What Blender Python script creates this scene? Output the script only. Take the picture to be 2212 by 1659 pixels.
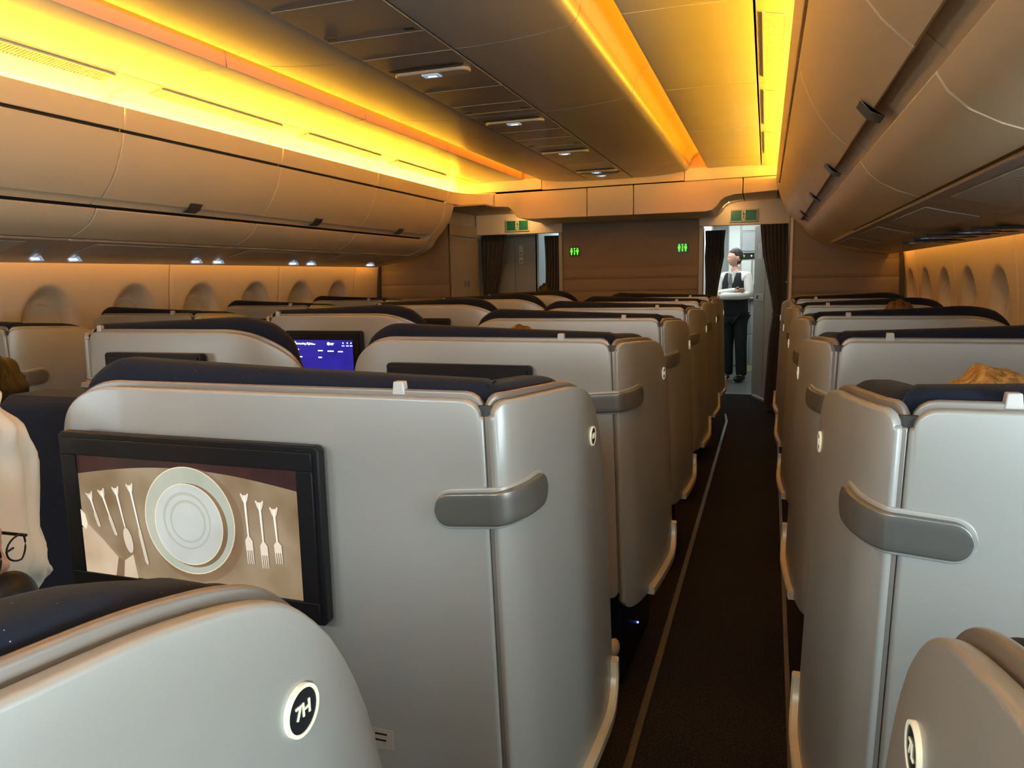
import bpy, math, random
from mathutils import Vector, Matrix
random.seed(7)
for o in list(bpy.data.objects): bpy.data.objects.remove(o)
S = bpy.context.scene
COL = S.collection
PI = math.pi

# ------------------------------------------------------------------ camera
CAM_H = 1.46
cam_d = bpy.data.cameras.new('camera'); cam = bpy.data.objects.new('camera', cam_d); COL.objects.link(cam)
cam_d.sensor_width = 36; cam_d.lens = 1600.0 / 2212 * 36; cam_d.clip_start = 0.02
_R = Matrix(((0.94674267, 0.3213197, -0.02078372), (-0.02604655, 0.14076027, 0.98970103), (0.32093596, -0.93645085, 0.14163302))).transposed()
cam.matrix_world = Matrix.Translation((0, 0, CAM_H)) @ _R.to_4x4()
S.camera = cam
S.view_settings.view_transform = 'Standard'; S.view_settings.look = 'None'
S.view_settings.exposure = 0.38; S.view_settings.gamma = 1.0
try: S.view_settings.use_curve_mapping = False
except Exception: pass
S.cycles.use_denoising = True
S.cycles.max_bounces = 8; S.cycles.diffuse_bounces = 5
S.cycles.sample_clamp_indirect = 6

# ------------------------------------------------------------------ world and daylight
w = bpy.data.worlds.new('cabin_world'); S.world = w; w.use_nodes = True
w.node_tree.nodes['Background'].inputs[0].default_value = (0.55, 0.62, 0.7, 1)
w.node_tree.nodes['Background'].inputs[1].default_value = 0.0

def area(name, loc, target, sx, sy, power, color, spread=PI):
    l = bpy.data.lights.new(name, 'AREA'); l.shape = 'RECTANGLE'; l.size = sx; l.size_y = sy
    l.energy = power; l.color = color; l.spread = spread
    o = bpy.data.objects.new(name, l); COL.objects.link(o); o.location = loc
    o.rotation_euler = (Vector(target) - Vector(loc)).to_track_quat('-Z', 'Y').to_euler()
    return o

DAY = (0.72, 0.91, 1.0)
DAYW = 1.0
# daylight coming through the window shades that are open beside and behind the camera
OPEN_RIGHT = (.73, .085, -.56, -1.205)
OPEN_LEFT = (.145, -.5, -1.145)
for i, y in enumerate(OPEN_RIGHT):
    area('window_daylight', (1.10, y, 1.20), (-.4, y + .25, 1.80 if i == 0 else 1.40), .22, .30, (7.5, 15, 19, 17)[i], DAY, 2.8)
for y in OPEN_LEFT:
    area('window_daylight', (-4.03, y, 1.20), (-1.5, y + .6, 1.3), .22, .30, 2.2, DAY, 2.6)
# added fill lights behind the camera, brightening the nearest shells and aisle faces
area('rear_fill_light', (-1.75, -1.7, 2.25), (-1.0, 1.0, 0.8), 1.0, .5, 10, (0.80, 0.93, 0.97), 1.9)
area('rear_fill_light', (.05, -1.9, 2.2), (-.15, 1.6, 0.75), 1.3, .5, 16, (0.78, 0.93, 0.98), 2.0)
# galley ahead, white ceiling lights
area('galley_light', (-0.55, 10.4, 2.22), (-0.5, 10.5, 0), 0.8, 1.6, 24, (0.95, 1.0, 1.0))
area('galley_light', (-2.3, 10.0, 2.22), (-2.3, 10.0, 0), 1.0, 1.2, 10, (0.9, 0.97, 1.0))

# ------------------------------------------------------------------ materials
def nodes(name):
    m = bpy.data.materials.new(name); m.use_nodes = True
    nt = m.node_tree; b = nt.nodes['Principled BSDF']
    return m, nt, b

def mat(name, col, rough=.5, metal=0, noise=0.0, scale=40, bump=0, bscale=200, spec=.5, sheen=0, coat=0):
    m, nt, b = nodes(name)
    b.inputs['Base Color'].default_value = (*col, 1); b.inputs['Roughness'].default_value = rough
    b.inputs['Metallic'].default_value = metal; b.inputs['Specular IOR Level'].default_value = spec
    b.inputs['Sheen Weight'].default_value = sheen; b.inputs['Coat Weight'].default_value = coat
    tc = nt.nodes.new('ShaderNodeTexCoord')
    if noise:
        n = nt.nodes.new('ShaderNodeTexNoise'); n.inputs['Scale'].default_value = scale; n.inputs['Detail'].default_value = 3
        nt.links.new(tc.outputs['Object'], n.inputs['Vector'])
        r = nt.nodes.new('ShaderNodeMapRange'); r.inputs[3].default_value = 1 - noise; r.inputs[4].default_value = 1 + noise
        nt.links.new(n.outputs['Fac'], r.inputs[0])
        mx = nt.nodes.new('ShaderNodeVectorMath'); mx.operation = 'SCALE'; mx.inputs[0].default_value = col
        nt.links.new(r.outputs[0], mx.inputs['Scale']); nt.links.new(mx.outputs[0], b.inputs['Base Color'])
    if bump:
        n2 = nt.nodes.new('ShaderNodeTexNoise'); n2.inputs['Scale'].default_value = bscale; n2.inputs['Detail'].default_value = 2
        nt.links.new(tc.outputs['Object'], n2.inputs['Vector'])
        bp = nt.nodes.new('ShaderNodeBump'); bp.inputs['Strength'].default_value = bump; bp.inputs['Distance'].default_value = .002
        nt.links.new(n2.outputs['Fac'], bp.inputs['Height']); nt.links.new(bp.outputs[0], b.inputs['Normal'])
    return m

def emis(name, col, st):
    m = bpy.data.materials.new(name); m.use_nodes = True; nt = m.node_tree
    b = nt.nodes['Principled BSDF']; b.inputs['Base Color'].default_value = (*[min(c, .8) for c in col], 1)
    b.inputs['Emission Color'].default_value = (*col, 1); b.inputs['Emission Strength'].default_value = st
    b.inputs['Roughness'].default_value = .4
    return m

M_SHELL = mat('shell_plastic', (.385, .385, .36), .36, .25, noise=.03, scale=300, bump=.06, bscale=700)
M_RIM = mat('shell_rim', (.27, .245, .22), .35, .4, noise=.03, scale=80)
M_GROOVE = mat('dark_groove', (.03, .028, .027), .5, 0, noise=.1)
M_HANDLE = mat('handle_metal', (.21, .205, .19), .34, .65, noise=.03, scale=200)
M_KICK = mat('kick_plate', (.62, .52, .36), .4, .2, noise=.04, scale=60)
M_BLACK = mat('black_plastic', (.009, .009, .011), .45, 0, noise=.1, scale=50, spec=.25)
M_DARKCON = mat('dark_console', (.02, .018, .018), .22, 0, noise=.1, scale=30)
M_BROWNTOP = mat('console_wood', (.20, .135, .085), .35, 0, noise=.12, scale=12)
M_TAB = mat('tab_plastic', (.55, .53, .50), .4, .1, noise=.02)
M_CREAM = emis('badge_lit_cream', (.9, .82, .6), .22)  # faint emission stands in for light caught by the metal ring and lettering
M_BADGE = mat('badge_black', (.012, .013, .016), .25, 0, noise=.1)

def fabric(name, col, fleck):
    m, nt, b = nodes(name)
    b.inputs['Roughness'].default_value = .9; b.inputs['Sheen Weight'].default_value = .04
    b.inputs['Specular IOR Level'].default_value = .2
    tc = nt.nodes.new('ShaderNodeTexCoord')
    n = nt.nodes.new('ShaderNodeTexNoise'); n.inputs['Scale'].default_value = 900; n.inputs['Detail'].default_value = 2
    v = nt.nodes.new('ShaderNodeTexVoronoi'); v.inputs['Scale'].default_value = 180
    nt.links.new(tc.outputs['Object'], n.inputs['Vector']); nt.links.new(tc.outputs['Object'], v.inputs['Vector'])
    lt = nt.nodes.new('ShaderNodeMath'); lt.operation = 'LESS_THAN'; lt.inputs[1].default_value = .085
    nt.links.new(v.outputs['Distance'], lt.inputs[0])
    gt = nt.nodes.new('ShaderNodeMath'); gt.operation = 'GREATER_THAN'; gt.inputs[1].default_value = .87
    sp = nt.nodes.new('ShaderNodeSeparateColor'); nt.links.new(v.outputs['Color'], sp.inputs[0]); nt.links.new(sp.outputs[0], gt.inputs[0])
    mu = nt.nodes.new('ShaderNodeMath'); mu.operation = 'MULTIPLY'; nt.links.new(lt.outputs[0], mu.inputs[0]); nt.links.new(gt.outputs[0], mu.inputs[1])
    r = nt.nodes.new('ShaderNodeValToRGB'); r.color_ramp.elements[0].color = (*[c * .6 for c in col], 1); r.color_ramp.elements[1].color = (*[c * 1.4 for c in col], 1)
    nt.links.new(n.outputs['Fac'], r.inputs[0])
    mx = nt.nodes.new('ShaderNodeMix'); mx.data_type = 'RGBA'
    nt.links.new(mu.outputs[0], mx.inputs[0]); nt.links.new(r.outputs[0], mx.inputs[6]); mx.inputs[7].default_value = (*fleck, 1)
    nt.links.new(mx.outputs[2], b.inputs['Base Color'])
    bp = nt.nodes.new('ShaderNodeBump'); bp.inputs['Strength'].default_value = .35; bp.inputs['Distance'].default_value = .001
    nt.links.new(n.outputs['Fac'], bp.inputs['Height']); nt.links.new(bp.outputs[0], b.inputs['Normal'])
    return m
M_NAVY = fabric('navy_fabric', (.0065, .010, .022), (.3, .33, .42))
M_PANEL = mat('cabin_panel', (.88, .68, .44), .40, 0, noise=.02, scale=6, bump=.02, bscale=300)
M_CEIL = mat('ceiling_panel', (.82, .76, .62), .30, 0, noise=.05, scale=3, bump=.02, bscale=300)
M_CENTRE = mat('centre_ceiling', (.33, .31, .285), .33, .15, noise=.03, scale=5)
M_GRILLE = mat('service_grille', (.52, .48, .42), .45, 0, noise=.02)
_nt = M_GRILLE.node_tree; _tc = _nt.nodes.new('ShaderNodeTexCoord'); _w = _nt.nodes.new('ShaderNodeTexWave'); _w.bands_direction = 'Y'; _w.inputs['Scale'].default_value = 14
_bp = _nt.nodes.new('ShaderNodeBump'); _bp.inputs['Strength'].default_value = .5; _bp.inputs['Distance'].default_value = .003
_nt.links.new(_tc.outputs['Object'], _w.inputs['Vector']); _nt.links.new(_w.outputs['Fac'], _bp.inputs['Height']); _nt.links.new(_bp.outputs[0], _nt.nodes['Principled BSDF'].inputs['Normal'])
M_STRIP = mat('service_strip', (.22, .205, .19), .3, .15, noise=.03, scale=8)
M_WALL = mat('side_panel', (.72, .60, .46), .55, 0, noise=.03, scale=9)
M_SHADE = mat('window_shade', (.68, .63, .54), .5, 0, noise=.02)
M_BULK = mat('bulkhead_leather', (.235, .175, .115), .55, 0, noise=.05, scale=30, bump=.1, bscale=500)
M_BULK2 = mat('bulkhead_laminate', (.40, .31, .20), .45, 0, noise=.04, scale=20)
M_GREYP = mat('grey_laminate', (.40, .36, .30), .4, .1, noise=.03, scale=20)
M_CURT = mat('curtain_fabric', (.042, .028, .019), .9, 0, noise=.12, scale=60, bump=.2, bscale=600, sheen=.2)
M_HULL = mat('hull_dark', (.03, .028, .025), .8, 0, noise=.1)
M_WHITE = mat('galley_white', (.62, .67, .66), .35, 0, noise=.02)
M_GALG = mat('galley_grey', (.33, .36, .37), .35, .3, noise=.03)
M_STEEL = mat('galley_steel', (.5, .5, .48), .3, .8, noise=.03)
M_VINYL = mat('galley_floor', (.13, .15, .14), .4, 0, noise=.1, scale=50)
M_TRACK = mat('floor_track', (.075, .062, .052), .45, .2, noise=.1, scale=30)
M_COVE = emis('cove_led', (1.0, .50, .024), 80)
M_COVE2 = emis('amber_lamp', (1.0, .6, .15), 5)
M_TROUGH = emis('trough_led', (1.0, .345, .004), 6.5)
M_WASH = emis('wash_led', (1.0, .44, .07), 9)
M_SIGNW = emis('sign_glow', (.75, .88, 1.0), 2.2)
M_SIGND = emis('sign_panel', (.20, .27, .36), .8)
M_GREEN = emis('lit_green', (.10, 1.0, .02), 1.1)
M_EXITG = mat('exit_green', (.012, .16, .07), .4, 0, noise=.04)
M_EXITC = mat('exit_cream', (.75, .68, .45), .4, 0, noise=.02)
M_PANE = emis('bright_sky_pane', (.75, .92, 1.0), 1.5)
M_BLUE = emis('blue_led', (.08, .12, 1.0), 8)
M_SKIN = mat('skin', (.52, .30, .21), .55, 0, noise=.05, scale=40)
M_SKIN2 = mat('pale_shoe_leather', (.42, .33, .28), .6, 0, noise=.05)
M_SHIRT = mat('white_shirt', (.78, .78, .74), .8, 0, noise=.03, scale=20, bump=.5, bscale=14)
M_VEST = mat('black_cloth', (.012, .013, .016), .85, 0, noise=.1, scale=60)
M_TROU = mat('dark_trousers', (.014, .020, .024), .8, 0, noise=.1, scale=60)
M_SHOE = mat('black_leather', (.02, .02, .02), .3, 0, noise=.1)
M_TIE = mat('grey_tie', (.17, .18, .18), .6, 0, noise=.15, scale=120)
M_LINEN = mat('white_linen', (.72, .70, .61), .85, 0, noise=.03, scale=10, bump=.4, bscale=9)
M_CUSH = mat('passenger_jacket', (.05, .05, .06), .9, 0, noise=.1)

def carpet():
    m, nt, b = nodes('carpet')
    b.inputs['Roughness'].default_value = 1; b.inputs['Specular IOR Level'].default_value = .1
    tc = nt.nodes.new('ShaderNodeTexCoord')
    n = nt.nodes.new('ShaderNodeTexNoise'); n.inputs['Scale'].default_value = 170; n.inputs['Detail'].default_value = 4
    nt.links.new(tc.outputs['Object'], n.inputs['Vector'])
    r = nt.nodes.new('ShaderNodeValToRGB'); r.color_ramp.elements[0].position = .35; r.color_ramp.elements[1].position = .7
    r.color_ramp.elements[0].color = (.006, .005, .005, 1); r.color_ramp.elements[1].color = (.035, .030, .027, 1)
    nt.links.new(n.outputs['Fac'], r.inputs[0]); nt.links.new(r.outputs[0], b.inputs['Base Color'])
    bp = nt.nodes.new('ShaderNodeBump'); bp.inputs['Strength'].default_value = .8; bp.inputs['Distance'].default_value = .004
    nt.links.new(n.outputs['Fac'], bp.inputs['Height']); nt.links.new(bp.outputs[0], b.inputs['Normal'])
    return m
M_CARPET = carpet()

def hair(name, c1, c2, scale=60):
    m, nt, b = nodes(name)
    b.inputs['Roughness'].default_value = .5; b.inputs['Specular IOR Level'].default_value = .4
    tc = nt.nodes.new('ShaderNodeTexCoord'); mp = nt.nodes.new('ShaderNodeMapping'); mp.inputs['Scale'].default_value = (1, 1, .12)
    n = nt.nodes.new('ShaderNodeTexNoise'); n.inputs['Scale'].default_value = scale; n.inputs['Detail'].default_value = 5; n.inputs['Distortion'].default_value = .6
    nt.links.new(tc.outputs['Object'], mp.inputs[0]); nt.links.new(mp.outputs[0], n.inputs['Vector'])
    r = nt.nodes.new('ShaderNodeValToRGB'); r.color_ramp.elements[0].position = .35; r.color_ramp.elements[1].position = .65
    r.color_ramp.elements[0].color = (*c1, 1); r.color_ramp.elements[1].color = (*c2, 1)
    nt.links.new(n.outputs['Fac'], r.inputs[0]); nt.links.new(r.outputs[0], b.inputs['Base Color'])
    bp = nt.nodes.new('ShaderNodeBump'); bp.inputs['Strength'].default_value = .9; bp.inputs['Distance'].default_value = .006
    nt.links.new(n.outputs['Fac'], bp.inputs['Height']); nt.links.new(bp.outputs[0], b.inputs['Normal'])
    return m
M_BLOND = hair('blond_hair', (.26, .12, .028), (.62, .36, .10), 70)
M_DARKH = hair('dark_hair', (.003, .0025, .002), (.014, .010, .008))
M_BROWNH = hair('brown_hair', (.05, .018, .008), (.17, .075, .03))

# ------------------------------------------------------------------ mesh helpers
class MB:
    def __init__(s): s.v = []; s.f = []; s.m = []; s.mi = 0
    def face(s, idx): s.f.append(tuple(idx)); s.m.append(s.mi)
    def ring_loft(s, rings, cap0=True, cap1=True, closed=True):
        b = len(s.v); n = len(rings[0])
        for r in rings: s.v += [tuple(p) for p in r]
        for i in range(len(rings) - 1):
            for j in range(n if closed else n - 1):
                k = (j + 1) % n
                s.face((b + i * n + j, b + i * n + k, b + (i + 1) * n + k, b + (i + 1) * n + j))
        if closed and cap0: s.face([b + j for j in range(n)][::-1])
        if closed and cap1: s.face([b + (len(rings) - 1) * n + j for j in range(n)])
    def box(s, x0, y0, z0, x1, y1, z1, M=None):
        P = [(x0, y0, z0), (x1, y0, z0), (x1, y1, z0), (x0, y1, z0), (x0, y0, z1), (x1, y0, z1), (x1, y1, z1), (x0, y1, z1)]
        if M: P = [tuple(M @ Vector(p)) for p in P]
        b = len(s.v); s.v += P
        for f in ((0, 3, 2, 1), (4, 5, 6, 7), (0, 1, 5, 4), (1, 2, 6, 5), (2, 3, 7, 6), (3, 0, 4, 7)): s.face([b + i for i in f])
    def prism(s, pts, a, b_, fn):
        """2-D outline pts extruded between a and b_; fn(u,v,w) -> xyz"""
        n = len(pts); b = len(s.v)
        s.v += [fn(u, v, a) for u, v in pts] + [fn(u, v, b_) for u, v in pts]
        s.face([b + i for i in range(n)][::-1]); s.face([b + n + i for i in range(n)])
        for i in range(n):
            k = (i + 1) % n; s.face((b + i, b + k, b + n + k, b + n + i))
    def tube(s, pts, rads, seg=12, cap=True):
        pts = [Vector(p) for p in pts]; rings = []
        if isinstance(rads, (int, float)): rads = [rads] * len(pts)
        up = Vector((0, 0, 1))
        for i, p in enumerate(pts):
            t = (pts[min(i + 1, len(pts) - 1)] - pts[max(i - 1, 0)]).normalized()
            a = t.cross(up)
            if a.length < .05: a = t.cross(Vector((0, 1, 0)))
            a.normalize(); c = a.cross(t).normalized()
            rings.append([p + (a * math.cos(2 * PI * k / seg) + c * math.sin(2 * PI * k / seg)) * rads[i] for k in range(seg)])
        s.ring_loft(rings, cap, cap)
    def sphere(s, c, r, seg=20, rg=12, fn=None):
        rings = []
        for i in range(rg + 1):
            th = PI * (i + .02 if i == 0 else (i - .02 if i == rg else i)) / rg
            rings.append([])
            for j in range(seg):
                ph = 2 * PI * j / seg
                d = Vector((math.sin(th) * math.cos(ph), math.sin(th) * math.sin(ph), math.cos(th)))
                p = Vector((d.x * r[0], d.y * r[1], d.z * r[2]))
                if fn: p = fn(d, p)
                rings[-1].append(p + Vector(c))
        s.ring_loft(rings[::-1])
    def build(s, name, mats, parent=None, smooth=True, angle=35, bevel=0, seg=2, loc=None, link=True):
        me = bpy.data.meshes.new(name)
        me.from_pydata([tuple(v) for v in s.v], [], s.f)
        if not isinstance(mats, (list, tuple)): mats = [mats]
        for m in mats: me.materials.append(m)
        for p, i in zip(me.polygons, s.m): p.material_index = i
        if smooth:
            me.shade_smooth(); me.set_sharp_from_angle(angle=math.radians(angle))
        me.update()
        o = bpy.data.objects.new(name, me)
        if link: COL.objects.link(o)
        if parent: o.parent = parent
        if loc: o.location = loc
        if bevel:
            bv = o.modifiers.new('bevel', 'BEVEL'); bv.width = bevel; bv.segments = seg; bv.limit_method = 'ANGLE'; bv.angle_limit = math.radians(40)
            bv.harden_normals = False
        return o

def tag(o, label, cat, group=None, kind=None):
    if label: o['label'] = label
    if cat: o['category'] = cat
    if group: o['group'] = group
    if kind: o['kind'] = kind
    return o
def thing(name, label, cat, loc=(0, 0, 0), group=None):
    o = bpy.data.objects.new(name, None); COL.objects.link(o); o.location = loc; o.empty_display_size = .1
    return tag(o, label, cat, group)
def struct(o, label=None):
    o['kind'] = 'structure'
    if label: o['label'] = label
    return o
def ss(t): t = max(0, min(1, t)); return t * t * (3 - 2 * t)
def lerp(a, b, t): return a + (b - a) * t
def interp(xs, ys, x):
    if x <= xs[0]: return ys[0]
    for i in range(len(xs) - 1):
        if x <= xs[i + 1]: return lerp(ys[i], ys[i + 1], (x - xs[i]) / (xs[i + 1] - xs[i] + 1e-9))
    return ys[-1]
def catmull(P, n):
    out = []
    Q = [tuple(2 * P[0][k] - P[1][k] for k in range(len(P[0])))] + list(P) + [tuple(2 * P[-1][k] - P[-2][k] for k in range(len(P[0])))]
    for i in range(1, len(Q) - 2):
        for j in range(n):
            t = j / n; a, b, c, d = Q[i - 1], Q[i], Q[i + 1], Q[i + 2]
            out.append(tuple(.5 * (2 * b[k] + (c[k] - a[k]) * t + (2 * a[k] - 5 * b[k] + 4 * c[k] - d[k]) * t * t + (3 * b[k] - a[k] - 3 * c[k] + d[k]) * t ** 3) for k in range(len(a))))
    out.append(tuple(P[-1])); return out

class Path:
    """2-D plan curve with arc length"""
    def __init__(s, P, n=14):
        s.p = catmull(P, n); s.L = [0]
        for a, b in zip(s.p, s.p[1:]): s.L.append(s.L[-1] + math.dist(a, b))
        s.len = s.L[-1]
    def at(s, t):
        for i in range(len(s.L) - 1):
            if t <= s.L[i + 1] or i == len(s.L) - 2:
                q = (t - s.L[i]) / (s.L[i + 1] - s.L[i] + 1e-12)
                return (lerp(s.p[i][0], s.p[i + 1][0], q), lerp(s.p[i][1], s.p[i + 1][1], q))
    def nrm(s, t):
        a = s.at(max(0, t - .012)); b = s.at(min(s.len, t + .012))
        d = Vector((b[0] - a[0], b[1] - a[1])).normalized(); return Vector((d.y, -d.x))   # outward

LEAN = .03
def sweep(mb, path, s0, s1, zt, zb, n0, n1, r, lean=LEAN, vs=5, ns=40, endr=None, dense=.16, mirror=False, ztop=1.25):
    """rounded slab following a plan curve; n is depth behind the outer face"""
    endr = r if endr is None else endr
    L = s1 - s0; S_ = []
    # dense near ends
    k = max(6, ns // 4)
    de = min(dense, L * .45)
    for i in range(k): S_.append(s0 + de * (1 - math.cos(PI / 2 * i / k)))
    for i in range(ns): S_.append(s0 + de + (L - 2 * de) * i / ns)
    for i in range(k + 1): S_.append(s1 - de * (1 - math.cos(PI / 2 * (k - i) / k)))
    cols = []
    er = min(endr, (n1 - n0) * .49)
    E_ = 3
    for i in range(E_, 0, -1):
        a = PI / 2 * i / E_
        cols.append((S_[0] + er * 0 - 0, er * (1 - math.cos(a)), -er * math.sin(a)))
    for t in S_: cols.append((t, 0, 0))
    for i in range(1, E_ + 1):
        a = PI / 2 * i / E_
        cols.append((S_[-1], er * (1 - math.cos(a)), er * math.sin(a)))
    rings = []
    for t, inset, ext in cols:
        tc = min(max(t, 1e-4), path.len - 1e-4)
        px, py = path.at(tc); N = path.nrm(tc); T = Vector((-N.y, N.x))
        px += T.x * ext; py += T.y * ext
        top = zt(t) - inset; bot = zb(t) + inset
        a0 = n0 + inset; a1 = n1 - inset
        rr = min(r, (a1 - a0) * .5, (top - bot) * .5)
        prof = []
        AS = 4
        for q in range(AS + 1):
            a = PI / 2 * q / AS; prof.append((a0 + rr - rr * math.sin(a), bot + rr - rr * math.cos(a)))
        for q in range(1, vs): prof.append((a0, lerp(bot + rr, top - rr, q / vs)))
        for q in range(AS + 1):
            a = PI / 2 * q / AS; prof.append((a0 + rr - rr * math.cos(a), top - rr + rr * math.sin(a)))
        for q in range(AS + 1):
            a = PI / 2 * q / AS; prof.append((a1 - rr + rr * math.sin(a), top - rr + rr * math.cos(a)))
        for q in range(1, vs): prof.append((a1, lerp(top - rr, bot + rr, q / vs)))
        for q in range(AS + 1):
            a = PI / 2 * q / AS; prof.append((a1 - rr + rr * math.cos(a), bot + rr - rr * math.sin(a)))
        ring = []
        for n, z in prof:
            x = px - N.x * n + lean * (ztop - z); y = py - N.y * n
            ring.append((-x if mirror else x, y, z))
        rings.append(ring if mirror else ring[::-1])
    mb.ring_loft(rings)

def ell(t, L, rL, hL, rR, hR, p=2.0):
    d = 0
    if rL and t < rL: q = min(1, (rL - t) / rL); d += hL * (1 - max(0, 1 - q ** p) ** (1 / p))
    if rR and t > L - rR: q = min(1, (t - L + rR) / rR); d += hR * (1 - max(0, 1 - q ** p) ** (1 / p))
    return d

# ------------------------------------------------------------------ seats
NUMERALS = {}
def text_mesh(txt, size, depth):
    cu = bpy.data.curves.new('lettering', 'FONT'); cu.body = txt; cu.size = size; cu.extrude = depth; cu.align_x = 'CENTER'; cu.align_y = 'CENTER'
    cu.offset = size * .018
    t = bpy.data.objects.new('lettering_source', cu); COL.objects.link(t)
    dg = bpy.context.evaluated_depsgraph_get(); me = bpy.data.meshes.new_from_object(t.evaluated_get(dg))
    bpy.data.objects.remove(t); bpy.data.curves.remove(cu)
    return me

class Spec: pass
def seat_geometry(mirror, W, farR, farH, fwd, ztop, tab_off, cw=1.0):
    """meshes of one seat type; local x towards the aisle, y forward, origin under the gap"""
    g = Spec(); g.mirror = mirror
    main = Path([(-W, fwd), (-W + .05, fwd * .55), (-W + .15, fwd * .15), (-W + .28, .0), (-W * .5, -.002), (-.25, .0), (-.12, 0), (-.016, .0)], 12)
    wing = Path([(.013, .001), (.029, .022), (.046, .062), (.058, .13), (.068, .22), (.075, .33), (.079, .43), (.080, .52), (.076, .61)], 10)
    Lm, Lw = main.len, wing.len
    zt_m = lambda t: ztop - ell(t, Lm, farR, farH, .035, .03)
    zb_m = lambda t: .385 + ell(t, Lm, .04, .04, .03, .02)
    WT = .33
    WZ = [(0, .002), (.10, .005), (.20, .011), (.30, .018), (.36, .027), (.41, .039), (.45, .056), (.485, .085), (.52, .128), (.56, .208), (.585, .295), (.603, .40)]
    WC = catmull(WZ, 6)
    def zt_w(t):
        y = wing.at(min(max(t, 1e-4), Lw - 1e-4))[1]
        return ztop - interp([p[0] for p in WC], [p[1] for p in WC], y) - ell(t, Lw, .03, .025, 0, 0)
    zb_w = lambda t: .355 + ell(t, Lw, .03, .02, .13, .10)
    def mk(fn, name, m, **k):
        mb = MB(); fn(mb); return mb.build(name, m, link=False, **k)
    g.parts = []
    S1 = lambda mb, path, s0, s1, zt, zb, n0, n1, r, **k: sweep(mb, path, s0, s1, zt, zb, n0, n1, r, mirror=mirror, ztop=ztop, **k)
    g.parts.append(mk(lambda mb: S1(mb, main, 0, Lm, zt_m, zb_m, 0, .020, .0065, ns=46, vs=8), 'back_panel', M_SHELL))
    g.parts.append(mk(lambda mb: S1(mb, wing, 0, Lw, zt_w, zb_w, 0, .020, .0065, ns=40, vs=8, dense=.12), 'wing_panel', M_SHELL))
    g.parts.append(mk(lambda mb: S1(mb, main, -.004, Lm + .004, lambda t: zt_m(t) + .011, zb_m, .0235, .036, .005, ns=46), 'rim', M_RIM))
    g.parts.append(mk(lambda mb: S1(mb, wing, -.004, Lw + .004, lambda t: zt_w(t) + .011, lambda t: zb_w(t), .0235, .036, .005, dense=.12), 'rim', M_RIM))
    # groove between the two panels with its dark lining and centre rib
    def gapfn(mb):
        S1(mb, Path([(-.022, .012), (0, .012), (.022, .030)], 6), 0, .05, lambda t: ztop - .012, lambda t: .39, 0, .008, .002, ns=6, dense=.005)
    g.parts.append(mk(gapfn, 'gap_groove', M_GROOVE))
    def ribfn(mb):
        S1(mb, Path([(-.0065, .004), (-.0015, .004), (.0035, .005)], 4), 0, .010, lambda t: ztop - .03, lambda t: .39, 0, .02, .0015, ns=4, dense=.002)
    g.parts.append(mk(ribfn, 'gap_rib', M_RIM))
    # padded lining, one cushion over both panels
    P2 = list(main.p[::8]) + [(.0, .003)] + list(wing.p[6::7])
    lin = Path(P2, 4); Ll = lin.len
    def zt_l(t):
        if t < Lm:
            b = zt_m(t) if t < Lm - .05 else ztop
            u = t / Lm
            return b + cw * interp([0, .06, .15, .3, .55, .85, 1.0], [.012, .045, .056, .050, .040, .030, .026], u)
        tw = min(t - Lm, Lw); b = ztop if tw < .05 else zt_w(tw)
        return b + interp([0, .10, .2, .29, .36, .42, .48, .60], [.022, .024, .026, .026, .024, .018, .022, .10], tw)
    g.parts.append(mk(lambda mb: S1(mb, lin, .004, Ll - .02, zt_l, lambda t: .45, .038, .115, .026, ns=90, vs=6, endr=.02), 'headrest_padding', M_NAVY))
    # grab handle across the gap
    hp = Path([(-.13, 0), (-.06, 0), (-.012, .0), (.010, .001), (.028, .022), (.046, .062), (.055, .11), (.060, .15)], 10)
    s0 = .022; s1 = hp.len - .03
    def hz(t): return 1.056 + (t - .13) * .09
    g.parts.append(mk(lambda mb: S1(mb, hp, s0, s1, lambda t: hz(t) + .031 - ell(t - s0, s1 - s0, .030, .0302, .024, .028, 2.2),
                    lambda t: hz(t) - .031 + ell(t - s0, s1 - s0, .030, .0302, .024, .028, 2.2), -.013, .004, .0045, ns=30, dense=.034, endr=.0003), 'grab_handle', M_HANDLE))
    g.parts.append(mk(lambda mb: S1(mb, hp, s0 - .008, s1 + .008, lambda t: hz(t) + .038 - ell(t - s0 + .008, s1 - s0 + .016, .038, .0374, .03, .034, 2.2),
                    lambda t: hz(t) - .038 + ell(t - s0 + .008, s1 - s0 + .016, .038, .0374, .03, .034, 2.2), -.0035, .004, .003, ns=30, dense=.04, endr=.0003), 'handle_surround', M_SHELL))
    # kick plate around the lower aisle corner
    def kick(mb):
        pts = []
        for i in range(23):
            t = lerp(.17, Lw - .004, i / 22)
            pts.append((t, zb_w(t)))
        pts = [(Lw - .004, .475)] + pts[::-1]
        rings = []
        for i, (t, z) in enumerate(pts):
            x, y = wing.at(min(t, Lw - 1e-3)); N = wing.nrm(min(t, Lw - 1e-3)); T = Vector((-N.y, N.x))
            a = pts[max(0, i - 1)]; b = pts[min(len(pts) - 1, i + 1)]
            d = Vector((b[0] - a[0], b[1] - a[1]))
            d = d.normalized() if d.length else Vector((0, -1))
            o2 = Vector((-d.y, d.x))
            ring = []
            wd = .026
            for nn, oo in ((-.016, -.006), (-.019, .004), (-.019, wd - .004), (-.014, wd), (.03, wd), (.03, -.006)):
                tt = T * (-o2.x * oo) if False else T * (o2.x * oo * -1)
                zz = z + o2.y * oo * -1
                X = x + tt.x - N.x * nn + LEAN * (ztop - zz); Y = y + tt.y - N.y * nn
                ring.append((-X if mirror else X, Y, zz))
            rings.append(ring)
        mb.ring_loft(rings)
    kk = MB(); kick(kk)
    if mirror: kk.f = [f[::-1] for f in kk.f]
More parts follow.
